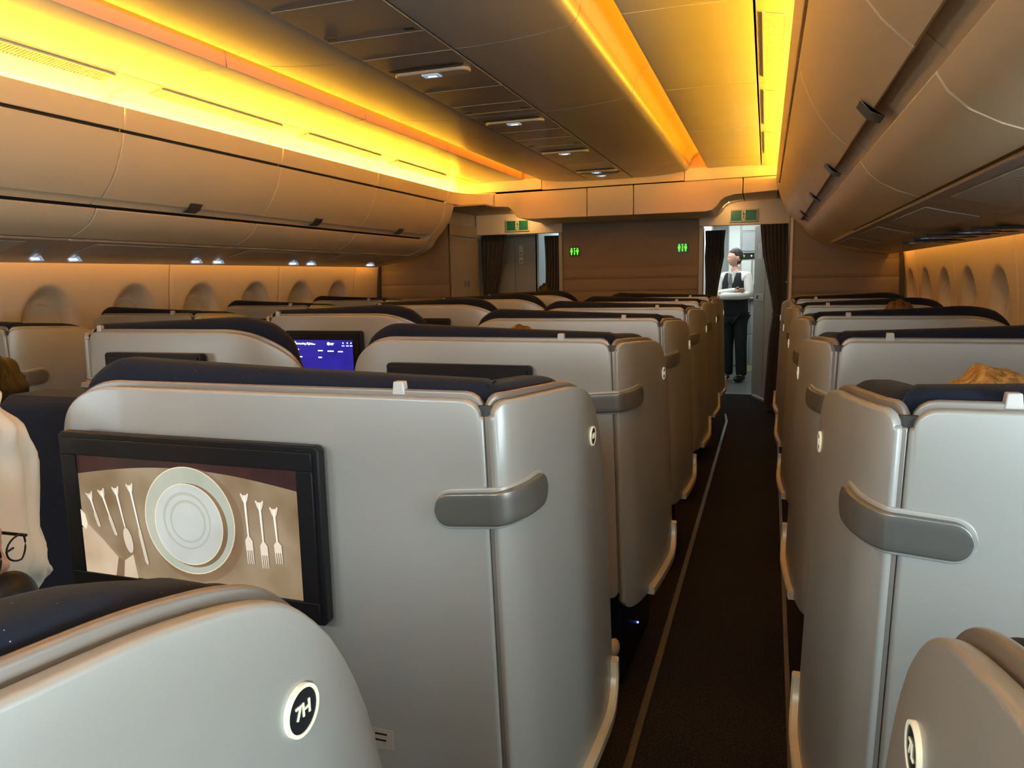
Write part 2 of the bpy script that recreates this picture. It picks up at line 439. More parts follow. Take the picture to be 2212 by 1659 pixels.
    g.parts.append(kk.build('kick_plate', M_KICK, link=False))
    # latch tab standing on the top rim
    tb = MB(); sx = -1 if mirror else 1; x0 = -tab_off * sx
    tb.prism([(-.013, -.004), (-.010, .021), (.010, .021), (.013, -.004)], .022, .040, lambda u, v, q: (x0 + u, q, ztop + .004 + v))
    g.parts.append(tb.build('latch_tab', M_TAB, link=False, bevel=.002))
    # seat pan, cushion and pedestal in front of the shell
    sc = MB(); sx_ = sx
    sc.box(min(sx_ * (-W + .32), sx_ * .03), .18, .42, max(sx_ * (-W + .32), sx_ * .03), .72, .56)
    g.parts.append(sc.build('seat_cushion', M_NAVY, link=False, bevel=.03, seg=3))
    pd = MB(); pd.box(min(sx_ * (-W + .08), sx_ * .0), .14, .0, max(sx_ * (-W + .08), sx_ * .0), .66, .40)
    g.parts.append(pd.build('pedestal', M_BLACK, link=False, bevel=.01))
    g.wing = wing; g.ztop = ztop; g.W = W; g.sx = sx
    return g

def add_badge(root, g, txt):
    t = .465; x, y = g.wing.at(t); N = g.wing.nrm(t); z = g.ztop - .155
    x += LEAN * .155
    n = Vector((N.x * g.sx, N.y, 0)); u = Vector((-n.y, n.x, 0)) if True else None   # reading direction seen from outside
    # viewer looks along -n; his right is  n x z ... = (n.y,-n.x)
    right = Vector((0, 0, 1)).cross(n)
    c = Vector((x * g.sx, y, z))
    def fr(a, b, h): return tuple(c + right * a + Vector((0, 0, 1)) * b + n * h)
    def disc(mb, r0, r1, h0, h1, seg=40):
        rings = []
        for (r, h) in ((r0, h0), (r0, h1), (r1, h1), (r1, h0)): rings.append([fr(math.cos(2 * PI * k / seg) * r, math.sin(2 * PI * k / seg) * r, h) for k in range(seg)])
        b = len(mb.v)
        for r in rings: mb.v += r
        for i in range(4):
            for j in range(seg):
                k = (j + 1) % seg; i2 = (i + 1) % 4
                mb.face((b + i * seg + j, b + i2 * seg + j, b + i2 * seg + k, b + i * seg + k))
    ring = MB(); disc(ring, .0195, .0228, -.002, .0038)
    ro = ring.build('badge', M_CREAM, root)
    d = MB(); d.prism([(math.cos(2 * PI * k / 40) * .020, math.sin(2 * PI * k / 40) * .020) for k in range(40)], -.002, .003, fr)
    ro['label'] = 'round black seat number badge with cream ring'
    d.build('badge_face', M_BADGE, ro)
    me = text_mesh(txt, .0175, .0005); me.materials.append(M_CREAM)
    lt = bpy.data.objects.new('lettering', me); COL.objects.link(lt); lt.parent = ro
    B = Matrix((right, Vector((0, 0, 1)), n)).transposed().to_4x4(); B.translation = Vector(fr(0, 0, .0034))
    lt.matrix_local = B

def add_monitor(root, g, xc, w, zt, h, out=.06, lit=None, rot=0.0):
    """screen on the back of the shell, facing the row behind"""
    f = MB(); r = .008
    y0 = -out
    f.prism([(xc - w / 2 + r, zt - h), (xc + w / 2 - r, zt - h), (xc + w / 2, zt - h + r), (xc + w / 2, zt - r), (xc + w / 2 - r, zt), (xc - w / 2 + r, zt), (xc - w / 2, zt - r), (xc - w / 2, zt - h + r)],
            y0, -.012, lambda u, v, q: (u, q, v))
    mon = f.build('monitor', M_BLACK, root, bevel=.003)
    fm = MB()
    b = .048; t_ = .012
    for (a0, a1, c0, c1) in ((xc - w / 2 + t_, xc + w / 2 - t_, zt - b, zt - t_), (xc - w / 2 + t_, xc + w / 2 - t_, zt - h + t_, zt - h + b), (xc - w / 2 + t_, xc - w / 2 + b, zt - h + b, zt - b), (xc + w / 2 - b, xc + w / 2 - t_, zt - h + b, zt - b)):
        fm.box(a0, y0 - .006, c0, a1, y0 + .001, c1)
    fm.build('bezel', M_BLACK, mon, bevel=.0015)
    a = MB(); a.box(xc - .09, -.03, zt - h * .5 - .08, xc + .09, .006, zt - h * .5 + .08); a.build('monitor_mount', M_BLACK, mon)
    return mon, (xc - w / 2 + b, xc + w / 2 - b, zt - b, zt - h + b, y0)

M_SCROFF = mat('screen_off', (.006, .006, .008), .6, 0, noise=.05)
def screen_off(mon, R):
    d = MB(); d.box(R[0], R[4] - .0015, R[3], R[1], R[4] + .0005, R[2]); return d.build('display', M_SCROFF, mon)

G_H = seat_geometry(False, .99, .19, .13, .03, 1.25, .183)
G_H6 = seat_geometry(False, 1.035, .19, .13, .03, 1.25, .183)
G_L = seat_geometry(True, .86, .30, .16, .09, 1.25, .15)
G_D = seat_geometry(True, 1.0, .36, .22, .08, 1.278, .045, cw=1.15)
G_A = seat_geometry(False, .82, .15, .08, .05, 1.285, .17, cw=.9)

def make_seat(g, loc, label, grp, parts_skip=(), roty=0, badge=None, mon=None):
    r = thing('business_seat', label, 'seat', loc, grp)
    r.rotation_euler.z = math.radians(roty)
    for p in g.parts:
        if p.name.split('.')[0] in parts_skip: continue
        c = p.copy(); COL.objects.link(c); c.parent = r; c.name = p.name.split('.')[0]
        for k in list(c.keys()): pass
    if badge: add_badge(r, g, badge)
    if mon:
        m_, R = add_monitor(r, g, *mon[:4], **(mon[4] if len(mon) > 4 else {}))
        if not (len(mon) > 5 and mon[5]): screen_off(m_, R)
        r_ = (r, m_, R)
        return r_
    return (r, None, None)

GH = 'seats in the centre block beside the near aisle'
GL_ = 'seats in the window block beside the near aisle'
GD = 'seats in the centre block beside the far aisle'
GA = 'seats in the far window block'
H = {}
H[7] = make_seat(G_H, (-.455, .045, 0), 'pale grey seat shell with a big 7H badge and navy padding, closest to us', GH, badge='7H')
H[6] = make_seat(G_H6, (-.455, 1.19, 0), 'grey seat shell marked 6H carrying the large screen that shows plates and cutlery', GH, badge='6H', mon=(-.648, .645, 1.157, .355, dict(out=.035), True))
lbH = {5: 'grey seat shell right behind the 6H seat, with a black switched-off screen', 4: 'grey-brown seat shell in the near aisle block, third ahead of the 7H seat', 3: 'brown-lit seat shell in the near aisle block, fourth ahead of the 7H seat',
       2: 'brown-lit seat shell in the near aisle block, one row behind the foremost', 1: 'foremost seat shell of the centre block beside the aisle where the steward stands'}
for k, y in ((5, 2.335), (4, 3.50), (3, 4.66), (2, 5.73), (1, 6.80)):
    H[k] = make_seat(G_H, (-.455, y, 0), lbH[k], GH, badge='%dH' % k, mon=(-.54, .54, 1.172, .33, dict(out=.04)) , roty=(-2 if k == 5 else 0))
lbL = {7: 'seat shell with dark padding cut off at the lower right corner of the picture', 6: 'grey seat shell with a long curved grab handle, in front of the blond passenger\'s screen',
       5: 'grey seat shell whose black screen is behind the blond hair', 4: 'grey seat shell between the blond passenger\'s screen and the brown-haired passenger',
       3: 'narrow-looking seat shell just past the brown-haired passenger', 2: 'foremost seat shell of the window block, by the quilted wall'}
for k, y in ((7, .15), (6, 1.245), (5, 2.42), (4, 3.62), (3, 4.80), (2, 5.95)):
    mn = (.62, .50, 1.155, .33, dict(out=.05)) if k in (5,) else None
    H['L%d' % k] = make_seat(G_L, (.205, y, 0), lbL[k], GL_, badge='%dL' % k, mon=mn)
lbD = {5: 'seat shell with dark screen and sloping navy top, left of the lit blue screen', 4: 'seat shell carrying the lit blue screen with white writing', 3: 'seat shell directly past the one with the lit blue screen',
       2: 'small seat shell in the far aisle column, one row short of the foremost', 1: 'foremost seat shell of the far aisle column, a dark-haired head above it'}
for k, y in ((5, 2.30), (4, 3.48), (3, 4.64), (2, 5.75), (1, 6.85)):
    H['D%d' % k] = make_seat(G_D, (-2.62, y, 0), lbD[k], GD, mon=(.37, .47, 1.20, .30, dict(out=.045), k == 4))
lbA = {5: 'warm-lit seat shell with rounded handle at the left edge of the picture', 4: 'seat shell under the windows behind the warm-lit one, with narrow navy rim',
       3: 'seat shell under the windows, second from the far end wall', 2: 'seat shell under the windows closest to the quilted end wall'}
for k, y in ((5, 2.36), (4, 3.49), (3, 4.65), (2, 5.80)):
    H['A%d' % k] = make_seat(G_A, (-3.15, y, 0), lbA[k], GA, mon=(-.40, .42, 1.20, .30, dict(out=.04)))
H['L7'][0].scale.z = .992
for g in (G_H, G_H6, G_L, G_D, G_A):
    for p in g.parts: bpy.data.objects.remove(p)

# ---- the dinner-table picture on the large screen
def flat(mb, pts, y): mb.face([len(mb.v) + i for i in range(len(pts))]); mb.v += [(u, y, v) for u, v in pts]
def radial(name, cin, cout, st):
    m = bpy.data.materials.new(name); m.use_nodes = True; nt = m.node_tree; b = nt.nodes['Principled BSDF']
    b.inputs['Base Color'].default_value = (.01, .01, .01, 1); b.inputs['Roughness'].default_value = .3
    tc = nt.nodes.new('ShaderNodeTexCoord'); n = nt.nodes.new('ShaderNodeTexNoise'); n.inputs['Scale'].default_value = 9; n.inputs['Detail'].default_value = 2
    nt.links.new(tc.outputs['Object'], n.inputs['Vector'])
    r = nt.nodes.new('ShaderNodeValToRGB'); r.color_ramp.elements[0].position = .3; r.color_ramp.elements[1].position = .7
    r.color_ramp.elements[0].color = (*cin, 1); r.color_ramp.elements[1].color = (*cout, 1)
    nt.links.new(n.outputs['Fac'], r.inputs[0]); nt.links.new(r.outputs[0], b.inputs['Emission Color']); b.inputs['Emission Strength'].default_value = st
    return m
m6, R6 = H[6][1], H[6][2]
def UV(u, v): return (lerp(R6[0], R6[1], u), lerp(R6[2], R6[3], v))     # u right, v down
W6 = R6[1] - R6[0]; H6 = R6[2] - R6[3]
mats = [radial('picture_dark', (.05, .015, .012), (.02, .008, .008), 1), radial('picture_cloth', (.17, .105, .05), (.29, .22, .14), 1), radial('picture_napkin', (.60, .48, .34), (.42, .30, .19), 1),
        radial('picture_plate', (.33, .36, .29), (.42, .43, .35), 1), radial('picture_rimgold', (.62, .52, .33), (.75, .68, .5), 1), radial('picture_plate_well', (.40, .42, .38), (.50, .53, .50), 1),
        emis('picture_silver', (.42, .37, .30), 1), radial('picture_shadow', (.15, .09, .05), (.24, .16, .09), 1), emis('picture_silver_dark', (.10, .07, .05), 1), emis('picture_glint', (.85, .82, .72), 1)]
dp = MB(); Y = R6[4] - .001
dp.mi = 0; dp.box(R6[0], Y, R6[3], R6[1], Y + .002, R6[2])
cl = [UV(0, 1), UV(1, 1)] + [UV(u, .19 - .135 * math.sin(PI * min(1, max(0, (u * .86 + .07))))) for u in [1 - i / 24 for i in range(25)]]
lay = [0]
def L(mi, pts):
    lay[0] += 1; dp.mi = mi; flat(dp, pts, Y - .00004 * lay[0])
L(1, cl)
def circ(cx, cy, rx, ry=None, n=48):
    ry = ry or rx; C = UV(cx, cy); return [(C[0] + math.cos(2 * PI * k / n) * rx, C[1] + math.sin(2 * PI * k / n) * ry) for k in range(n)]
L(7, circ(.545, .50, .119)); L(4, circ(.52, .47, .1125)); L(3, circ(.52, .47, .1105)); L(7, circ(.53, .505, .089, .088)); L(4, circ(.516, .50, .0855)); L(5, circ(.516, .50, .0835)); L(3, circ(.51, .47, .060)); L(5, circ(.512, .475, .055)); L(3, circ(.515, .475, .045)); L(5, circ(.515, .478, .04))
def cut(u0, v0, u1, v1, head):
    a = Vector(UV(u0, v0)); b = Vector(UV(u1, v1)); d = (b - a).normalized(); n = Vector((-d.y, d.x)); Lh = (b - a).length
    P = lambda s, o: tuple(a + d * s + n * o)
    for mi, sh in ((8, .0025), (6, 0)):
        q = lambda s, o: P(s, o + sh)
        L(mi, [q(0, -.004), q(-.004, -.0075), q(-.002, -.010), q(.010, -.006), q(.016, -.0028), q(Lh * .62, -.0017), q(Lh * .62, .0017), q(.016, .0028), q(.010, .006), q(-.002, .010), q(-.004, .0075), q(0, .004)])
        if mi == 6: L(9, [q(.004, -.0015), q(.02, -.0016), q(Lh * .6, -.0012), q(Lh * .6, 0), q(.02, 0), q(.004, .0015)])
        if head == 'fork':
            L(mi, [q(Lh * .6, -.003), q(Lh * .66, -.0085), q(Lh * .8, -.0085), q(Lh * .8, .0085), q(Lh * .66, .0085), q(Lh * .6, .003)])
            for k in range(4):
                o = -.0068 + k * .0045; L(mi, [q(Lh * .79, o - .0013), q(Lh, o - .0008), q(Lh, o + .0008), q(Lh * .79, o + .0013)])
        elif head == 'spoon':
            L(mi, [tuple(a + d * (Lh * .82 + math.cos(t) * Lh * .2) + n * (sh + math.sin(t) * .011)) for t in [2 * PI * k / 24 for k in range(24)]])
        else:
            L(mi, [q(Lh * .55, -.003), q(Lh * .62, -.005), q(Lh * .95, -.004), q(Lh, .001), q(Lh * .97, .004), q(Lh * .55, .003)])
cut(.775, .22, .785, .76, 'fork'); cut(.838, .265, .848, .78, 'fork'); cut(.897, .305, .908, .73, 'fork')
cut(.255, .22, .31, .88, 'knife'); cut(.185, .255, .235, .78, 'spoon'); cut(.113, .285, .17, .66, 'knife'); cut(.052, .32, .09, .6, 'knife')
L(2, [UV(.0, .62), UV(.03, .58), UV(.10, .70), UV(.17, .84), UV(.15, 1), UV(.0, 1)]); L(7, [UV(.17, .84), UV(.2, .86), UV(.19, 1), UV(.15, 1)]); L(2, [UV(.2, .86), UV(.245, .8), UV(.26, 1), UV(.19, 1)])
L(4, [UV(.0, .46), UV(.022, .5), UV(.03, .58), UV(.02, .63), UV(.0, .6)])
o = dp.build('display', mats, m6, smooth=False); o['label'] = 'screen picture of white plates and silver cutlery on a beige tablecloth'
# small printed placard low on the back of the 6H shell
a = MB(); a.box(-.275, -.0012, .542, -.215, .0005, .585); pl_ = a.build('placard', M_GREYP, H[6][0]); pl_['label'] = 'small printed instruction placard'
for i_, (x0, x1, z0) in enumerate(((-.268, -.258, .573), (-.254, -.228, .573), (-.268, -.258, .560), (-.254, -.230, .560))):
    a = MB(); a.box(x0, -.0016, z0, x1, -.001, z0 + .0035); a.build('print_line', M_BADGE, pl_)
# ---- the lit blue screen
md, RD = H['D4'][1], H['D4'][2]
b_ = MB(); b_.box(RD[0], RD[4] - .001, RD[3], RD[1], RD[4] + .001, RD[2])
disp = b_.build('display', radial('screen_blue', (.012, .010, .16), (.02, .014, .24), 1.3), md, smooth=False); disp['label'] = 'lit dark blue display with white text'
txp = []
def bar(u0, v0, u1, v1):
    x0, x1 = lerp(RD[0], RD[1], u0), lerp(RD[0], RD[1], u1); z0, z1 = lerp(RD[2], RD[3], v0), lerp(RD[2], RD[3], v1)
    tx = MB(); txp.append(tx); tx.box(x0, RD[4] - .002, min(z0, z1), x1, RD[4] - .0011, max(z0, z1))
def dot(u, v, r):
    C = (lerp(RD[0], RD[1], u), lerp(RD[2], RD[3], v)); tx = MB(); txp.append(tx); tx.prism([(C[0] + math.cos(2 * PI * k / 20) * r, C[1] + math.sin(2 * PI * k / 20) * r) for k in range(20)], RD[4] - .002, RD[4] - .0011, lambda a, b, c: (a, c, b))
dot(.035, .09, .010); dot(.60, .10, .009)
for u in (.84, .91, .97): dot(u, .08, .004); bar(u - .02, .14, u + .02, .165)
bar(.32, .105, .38, .13); bar(.63, .08, .69, .10); bar(.63, .115, .68, .135)
for u0, u1, v in ((.02, .1, .24), (.42, .5, .27), (.58, .68, .28), (.75, .83, .29), (.08, .15, .44), (.42, .48, .45)): bar(u0, v, u1, v + .03)
M_SW = emis('screen_white', (.8, .95, 1), 1.4)
for tx in txp: tx.build('screen_mark', M_SW, disp, smooth=False)
me = text_mesh('Connecting flights', .0165, .0004); me.materials.append(bpy.data.materials['screen_white'])
lt = bpy.data.objects.new('lettering', me); COL.objects.link(lt); lt.parent = disp; lt.rotation_euler = (PI / 2, 0, 0); lt.location = (lerp(RD[0], RD[1], .18), RD[4] - .0022, lerp(RD[2], RD[3], .10))

# small blue standby lamps on two pedestals
for k, px in ((5, (.0, .6, .13)), (2, (.0, .6, .13))):
    q = MB(); q.sphere((-.0 + .002, .40, .12), (.004, .004, .004), 10, 6); q.build('status_light', M_BLUE, H[k][0])

# centre consoles between the two middle seats, window-side consoles
def console(x0, x1, y0, y1, z1, label, grp, top=M_BROWNTOP):
    r = thing('side_console', label, 'console', ((x0 + x1) / 2, (y0 + y1) / 2, 0), grp); w_ = (x1 - x0) / 2; l = (y1 - y0) / 2
    a = MB(); a.box(-w_, -l, .0, w_, l, z1 - .02); a.build('console_body', M_DARKCON, r, bevel=.02, seg=3)
    t = MB(); t.box(-w_ - .004, -l - .004, z1 - .018, w_ + .004, l + .004, z1); t.build('console_top', top, r, bevel=.006)
    return r
cy_ = {6: 1.45, 5: 2.86, 4: 3.74, 3: 4.9, 2: 6.0, 1: 7.05}
cl_ = {6: 'dark console with brown wooden top left of the 6H shell', 5: 'glossy black console between the lit blue screen and the 5H shell', 4: 'dark console between the middle seats beyond the lit blue screen',
       3: 'dark console between the middle seats, third from the far wall', 2: 'dark console between the middle seats, second from the far wall', 1: 'dark console between the two foremost middle seats'}
for k, y in cy_.items(): console(-1.66 if k != 5 else -1.70, -1.50 if k != 5 else -1.48, y - .02, y + (.24 if k == 6 else .55), 1.08 if k != 6 else 1.218, cl_[k], 'consoles between the middle seats')
fd = MB(); fd.prism([(1.262, .05), (1.40, .05), (1.40, 1.205), (1.29, 1.205), (1.262, 1.185)], -1.74, -1.497, lambda u, v, q: (q, u, v))
tag(fd.build('privacy_divider', M_NAVY, bevel=.012, seg=3), 'dark navy upright divider between the white pillow and the large screen', 'divider')

# ------------------------------------------------------------------ cabin shell
XC = -1.465
def X(side, d): return XC + side * d           # side -1 left, +1 right
YB, YF = -4.2, 7.45
def extrude_profile(mb, prof, y0, y1, side, th=.0, flip=False):
    """prof: list of (d,z); sheet extruded along Y"""
    b = len(mb.v); n = len(prof)
    for y in (y0, y1): mb.v += [(X(side, d), y, z) for d, z in prof]
    for i in range(n - 1):
        f = (b + i, b + i + 1, b + n + i + 1, b + n + i); mb.face(f if (side > 0) != flip else f[::-1])
def solid_profile(mb, prof, y0, y1, side):
    n = len(prof); b = len(mb.v)
    for y in (y0, y1): mb.v += [(X(side, d), y, z) for d, z in prof]
    f0 = [b + i for i in range(n)]; f1 = [b + n + i for i in range(n)]
    rev = side > 0
    mb.face(f0[::-1] if not rev else f0); mb.face(f1 if not rev else f1[::-1])
    for i in range(n):
        k = (i + 1) % n; f = (b + i, b + k, b + n + k, b + n + i); mb.face(f if not rev else f[::-1])
def thick(prof, t):
    """closed outline: offset the open polyline to its left by t"""
    off = []
    for i, p in enumerate(prof):
        a = prof[max(0, i - 1)]; b = prof[min(len(prof) - 1, i + 1)]
        d = Vector((b[0] - a[0], b[1] - a[1])).normalized(); off.append((p[0] - d.y * t, p[1] + d.x * t))
    return list(prof) + off[::-1]

# floor
fl = MB(); fl.box(-4.3, YB, -.06, 1.4, 9.33, 0); struct(fl.build('floor', M_CARPET, smooth=False))
fl = MB(); fl.box(-4.3, 9.33, -.06, 1.4, 12.6, -.002); struct(fl.build('floor', M_VINYL, smooth=False))
t1 = MB()
t1.prism([(-.382, -2.0), (-.358, -2.0), (-.322, 7.55), (-.36, 7.95), (-.375, 7.94), (-.346, 7.55)], .0, .006, lambda u, v, q: (u, v, q)); struct(t1.build('trim_1', M_TRACK, bevel=.002))
t1 = MB(); t1.prism([(.072, -2.0), (.092, -2.0), (.152, 7.9), (.134, 7.9)], .0, .006, lambda u, v, q: (u, v, q)); struct(t1.build('trim_2', M_TRACK, bevel=.002))
t1 = MB(); t1.box(-.62, 9.30, 0, .0, 9.36, .008); struct(t1.build('trim_3', M_STEEL))

# hull behind everything
hb = MB(); hb.box(-4.45, YB - .1, 2.72, 1.55, 12.7, 2.80); struct(hb.build('ceiling', M_HULL, smooth=False))
# rear end wall behind the camera
rw = MB(); rw.box(-4.4, YB - .1, 0, 1.5, YB, 2.8); struct(rw.build('wall_rear', M_BULK2, smooth=False))

SE = [-4.0, -2.1, -.83, .44, 1.71, 2.98, 4.25, 5.52, 6.9]
G = .0035
def secs(end): 
    return [(SE[i] + G, (SE[i + 1] if i + 1 < len(SE) else end) - G) for i in range(len(SE)) if SE[i] < end]
# centre service strip and the curved panels beside it
for i, (a, b) in enumerate(secs(7.42)):
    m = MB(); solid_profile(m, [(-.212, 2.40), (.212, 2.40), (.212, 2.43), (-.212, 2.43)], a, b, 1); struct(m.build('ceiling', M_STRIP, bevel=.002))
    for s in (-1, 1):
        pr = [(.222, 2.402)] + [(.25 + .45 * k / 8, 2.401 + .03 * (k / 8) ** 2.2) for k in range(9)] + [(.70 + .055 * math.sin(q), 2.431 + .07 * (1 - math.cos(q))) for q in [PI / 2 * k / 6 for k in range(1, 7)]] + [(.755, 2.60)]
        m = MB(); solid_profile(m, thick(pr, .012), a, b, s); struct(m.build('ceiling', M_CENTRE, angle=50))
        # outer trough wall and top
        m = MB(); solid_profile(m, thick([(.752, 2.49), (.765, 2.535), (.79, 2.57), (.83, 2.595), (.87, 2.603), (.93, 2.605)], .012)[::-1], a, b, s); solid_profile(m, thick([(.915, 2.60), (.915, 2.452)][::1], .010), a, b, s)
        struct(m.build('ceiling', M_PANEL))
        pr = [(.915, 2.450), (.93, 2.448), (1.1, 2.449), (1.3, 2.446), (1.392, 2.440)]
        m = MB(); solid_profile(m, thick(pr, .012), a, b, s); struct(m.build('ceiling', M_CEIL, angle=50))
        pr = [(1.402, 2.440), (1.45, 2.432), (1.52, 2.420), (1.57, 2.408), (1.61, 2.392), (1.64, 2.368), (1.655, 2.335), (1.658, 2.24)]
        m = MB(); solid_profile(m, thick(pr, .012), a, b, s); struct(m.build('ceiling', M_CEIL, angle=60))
        # cove and trough lamps
        if b < .4: continue
        m = MB(); solid_profile(m, [(1.618, 2.314), (1.642, 2.314), (1.642, 2.340), (1.618, 2.340)], a + .01, b - .01, s); struct(m.build('cove_light_strip', M_COVE, smooth=False))
        m = MB(); solid_profile(m, [(.892, 2.545), (.912, 2.545), (.912, 2.575), (.892, 2.575)], a + .01, b - .01, s); struct(m.build('trough_light_strip', M_TROUGH, smooth=False))
# dark service channel lines beside the centre strip
# air vents in the outer ceiling
vl = {(-1, 0): 'long air grille in the glowing ceiling nearest the upper left corner'}
def vent(side, y0, y1, label):
    r = thing('air_vent', label, 'vent', (X(side, 1.47), (y0 + y1) / 2, 2.425), 'ceiling air grilles')
    l = (y1 - y0) / 2; f = MB(); slope = -.18
    def fn(u, v, q): return (side * u, v, -u * .19 + q)
    for (u0, u1, v0, v1) in ((-.045, -.038, -l, l), (.038, .045, -l, l), (-.038, .038, -l, -l + .008), (-.038, .038, l - .008, l)):
        f.prism([(u0, v0), (u1, v0), (u1, v1), (u0, v1)], -.004, .004, fn)
    if side < 0: f.f = [q[::-1] for q in f.f]
    f.build('vent_frame', M_CEIL, r)
    s_ = MB(); n = int((y1 - y0) / .0165)
    for k in range(n):
        v = -l + .01 + k * .0165; s_.prism([(-.038, v), (.038, v), (.038, v + .007), (-.038, v + .007)], -.0035, .003, fn)
    if side < 0: s_.f = [q[::-1] for q in s_.f]
    s_.build('grille', M_CEIL, r)
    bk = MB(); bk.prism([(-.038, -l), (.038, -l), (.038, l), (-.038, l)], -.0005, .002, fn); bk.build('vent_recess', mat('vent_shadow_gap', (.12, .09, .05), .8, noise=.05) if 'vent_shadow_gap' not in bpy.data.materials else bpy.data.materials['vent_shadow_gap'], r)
for i, (y0, y1) in enumerate(((1.85, 2.84), (3.12, 4.11), (4.39, 5.38), (5.66, 6.65))):
    vent(-1, y0, y1, ['air grille in the glowing ceiling above the bins, in the upper left corner', 'air grille above the bins, second along the left glowing ceiling', 'air grille above the bins, third along the left glowing ceiling', 'small-looking air grille at the far end of the left glowing ceiling'][i])
    vent(1, y0, y1, ['slatted air grille at the top of the yellow ceiling near the big pale bins', 'air grille just past the slatted one, beside the pale bins', 'air grille third along the yellow ceiling beside the pale bins', 'air grille at the far end of the yellow ceiling beside the pale bins'][i])

# service units in the centre strip
def capsule(w_, h_, n=8):
    r = h_ / 2; return [(w_ / 2 - r + r * math.cos(a), r * math.sin(a)) for a in [-PI / 2 + PI * k / n for k in range(n + 1)]] + [(-w_ / 2 + r + r * math.cos(a), r * math.sin(a)) for a in [PI / 2 + PI * k / n for k in range(n + 1)]]
for i, y in enumerate((3.22, 4.40, 5.60, 6.72, 6.95)):
    r = thing('service_unit', ['overhead service unit with a lit seat belt sign, closest to us on the centre ceiling', 'second overhead service unit with lit sign along the centre ceiling', 'third overhead service unit with lit sign along the centre ceiling',
              'fourth overhead service unit, just before the last one on the centre ceiling', 'last overhead service unit with lit sign, next to the front header'][i], 'service unit', (XC, y, 2.40), 'lit service units on the centre ceiling')
    a = MB(); a.prism(capsule(.36, .055), -.004, .002, lambda u, v, q: (u, v - .045, q)); a.build('lamp_slot', M_BLACK, r)
    a = MB(); a.prism(capsule(.37, .085), -.016, .002, lambda u, v, q: (u, v + .03, q)); tr = a.build('tray', M_CENTRE, r, bevel=.006)
    a = MB(); a.box(-.045, .005, -.021, .035, .055, -.015); d_ = a.build('sign_display', M_SIGND, r)
    a = MB()
    for k, (x0, x1) in enumerate(((-.022, -.012), (-.008, .004), (.008, .018))): a.box(x0, .025, -.0225, x1, .037, -.020)
    a.box(.002, .035, -.0225, .014, .042, -.020)
    a.build('sign_symbols', M_SIGNW, d_)
# thin panel joints across the strip
k = 0
for y in (1.95, 2.35, 2.72, 2.98, 3.6, 3.95, 4.15, 4.75, 5.05, 5.35, 5.95, 6.3):
    m = MB(); m.box(XC - .208, y, 2.3985, XC + .208, y + .0025, 2.401); struct(m.build('trim_%d' % (10 + k), M_CENTRE)); k += 1
for y in (2.66, 4.08, 5.30):
    for s in (-1, 1):
        m = MB(); m.box(XC + s * .17 - .022, y, 2.3965, XC + s * .17 + .022, y + .03, 2.401); struct(m.build('trim_%d' % (10 + k), M_GROOVE)); k += 1

# overhead bins
LIP = [(1.528, 2.327), (1.533, 2.29), (1.548, 2.222)]
DOOR = [(1.556, 2.208), (1.572, 2.15), (1.598, 2.085), (1.632, 2.02), (1.675, 1.962), (1.735, 1.902)]
LOW = [(1.775, 1.852), (1.80, 1.812), (1.84, 1.775), (1.90, 1.742), (1.975, 1.713)]
def bins(side, bounds, labels, grp):
    for i, (a, b) in enumerate(bounds):
        r = thing('overhead_bin', labels[i], 'overhead bin', (X(side, 1.7), (a + b) / 2, 1.9), grp)
        off = -(a + b) / 2
        def P(prof, t, nm, m, y0=a + .004, y1=b - .004, **k):
            mb = MB(); solid_profile(mb, thick(prof, t), y0, y1, side)
            o = mb.build(nm, m, r, angle=50, **k); o.data.transform(Matrix.Translation((-X(side, 1.7), off, -1.9))); return o
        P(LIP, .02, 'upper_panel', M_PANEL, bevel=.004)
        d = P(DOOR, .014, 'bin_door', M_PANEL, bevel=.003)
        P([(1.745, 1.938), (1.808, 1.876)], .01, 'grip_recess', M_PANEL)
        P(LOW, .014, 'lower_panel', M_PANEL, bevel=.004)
        P([(1.56, 2.30), (1.60, 2.10), (1.70, 2.0), (1.83, 1.93), (1.90, 1.80), (2.0, 1.76)], .01, 'inner_liner', M_GROOVE)
        c = (a + b) / 2; mb = MB()
        solid_profile(mb, thick([(1.700, 1.930), (1.728, 1.896), (1.764, 1.880)], -.0045), c - .05, c + .05, side)
        o = mb.build('bin_latch', M_HANDLE, d, bevel=.003); o.data.transform(Matrix.Translation((-X(side, 1.7), off, -1.9)))
lb = [(-.83, .44), (.44, 1.71), (1.71, 2.98), (2.98, 4.25), (4.25, 5.52), (5.52, 6.92)]
rb = [(-.83, .48), (.48, 1.75), (1.75, 3.02), (3.02, 4.29), (4.29, 5.56), (5.56, 6.98)]
bins(-1, lb, ['overhead bin of the window row, behind us and past the left picture edge', 'overhead bin of the window row, mostly past the left picture edge', 'beige overhead bin cut off by the left picture edge, under the yellow glow',
     'beige overhead bin with a wide closed door, second visible from the left edge', 'beige overhead bin third from the left edge, narrower in view', 'beige overhead bin at the far end above the quilted wall, left side'], 'overhead bins along the left windows')
bins(1, rb, ['pale overhead bin above and behind us', 'big pale overhead bin filling the upper right corner', 'pale overhead bin with the large folded latch, nearest of the right side',
     'overhead bin next past the large-latch one, right side', 'overhead bin second past the large-latch one, right side', 'small-looking overhead bin beside the right exit sign'], 'overhead bins along the right windows')
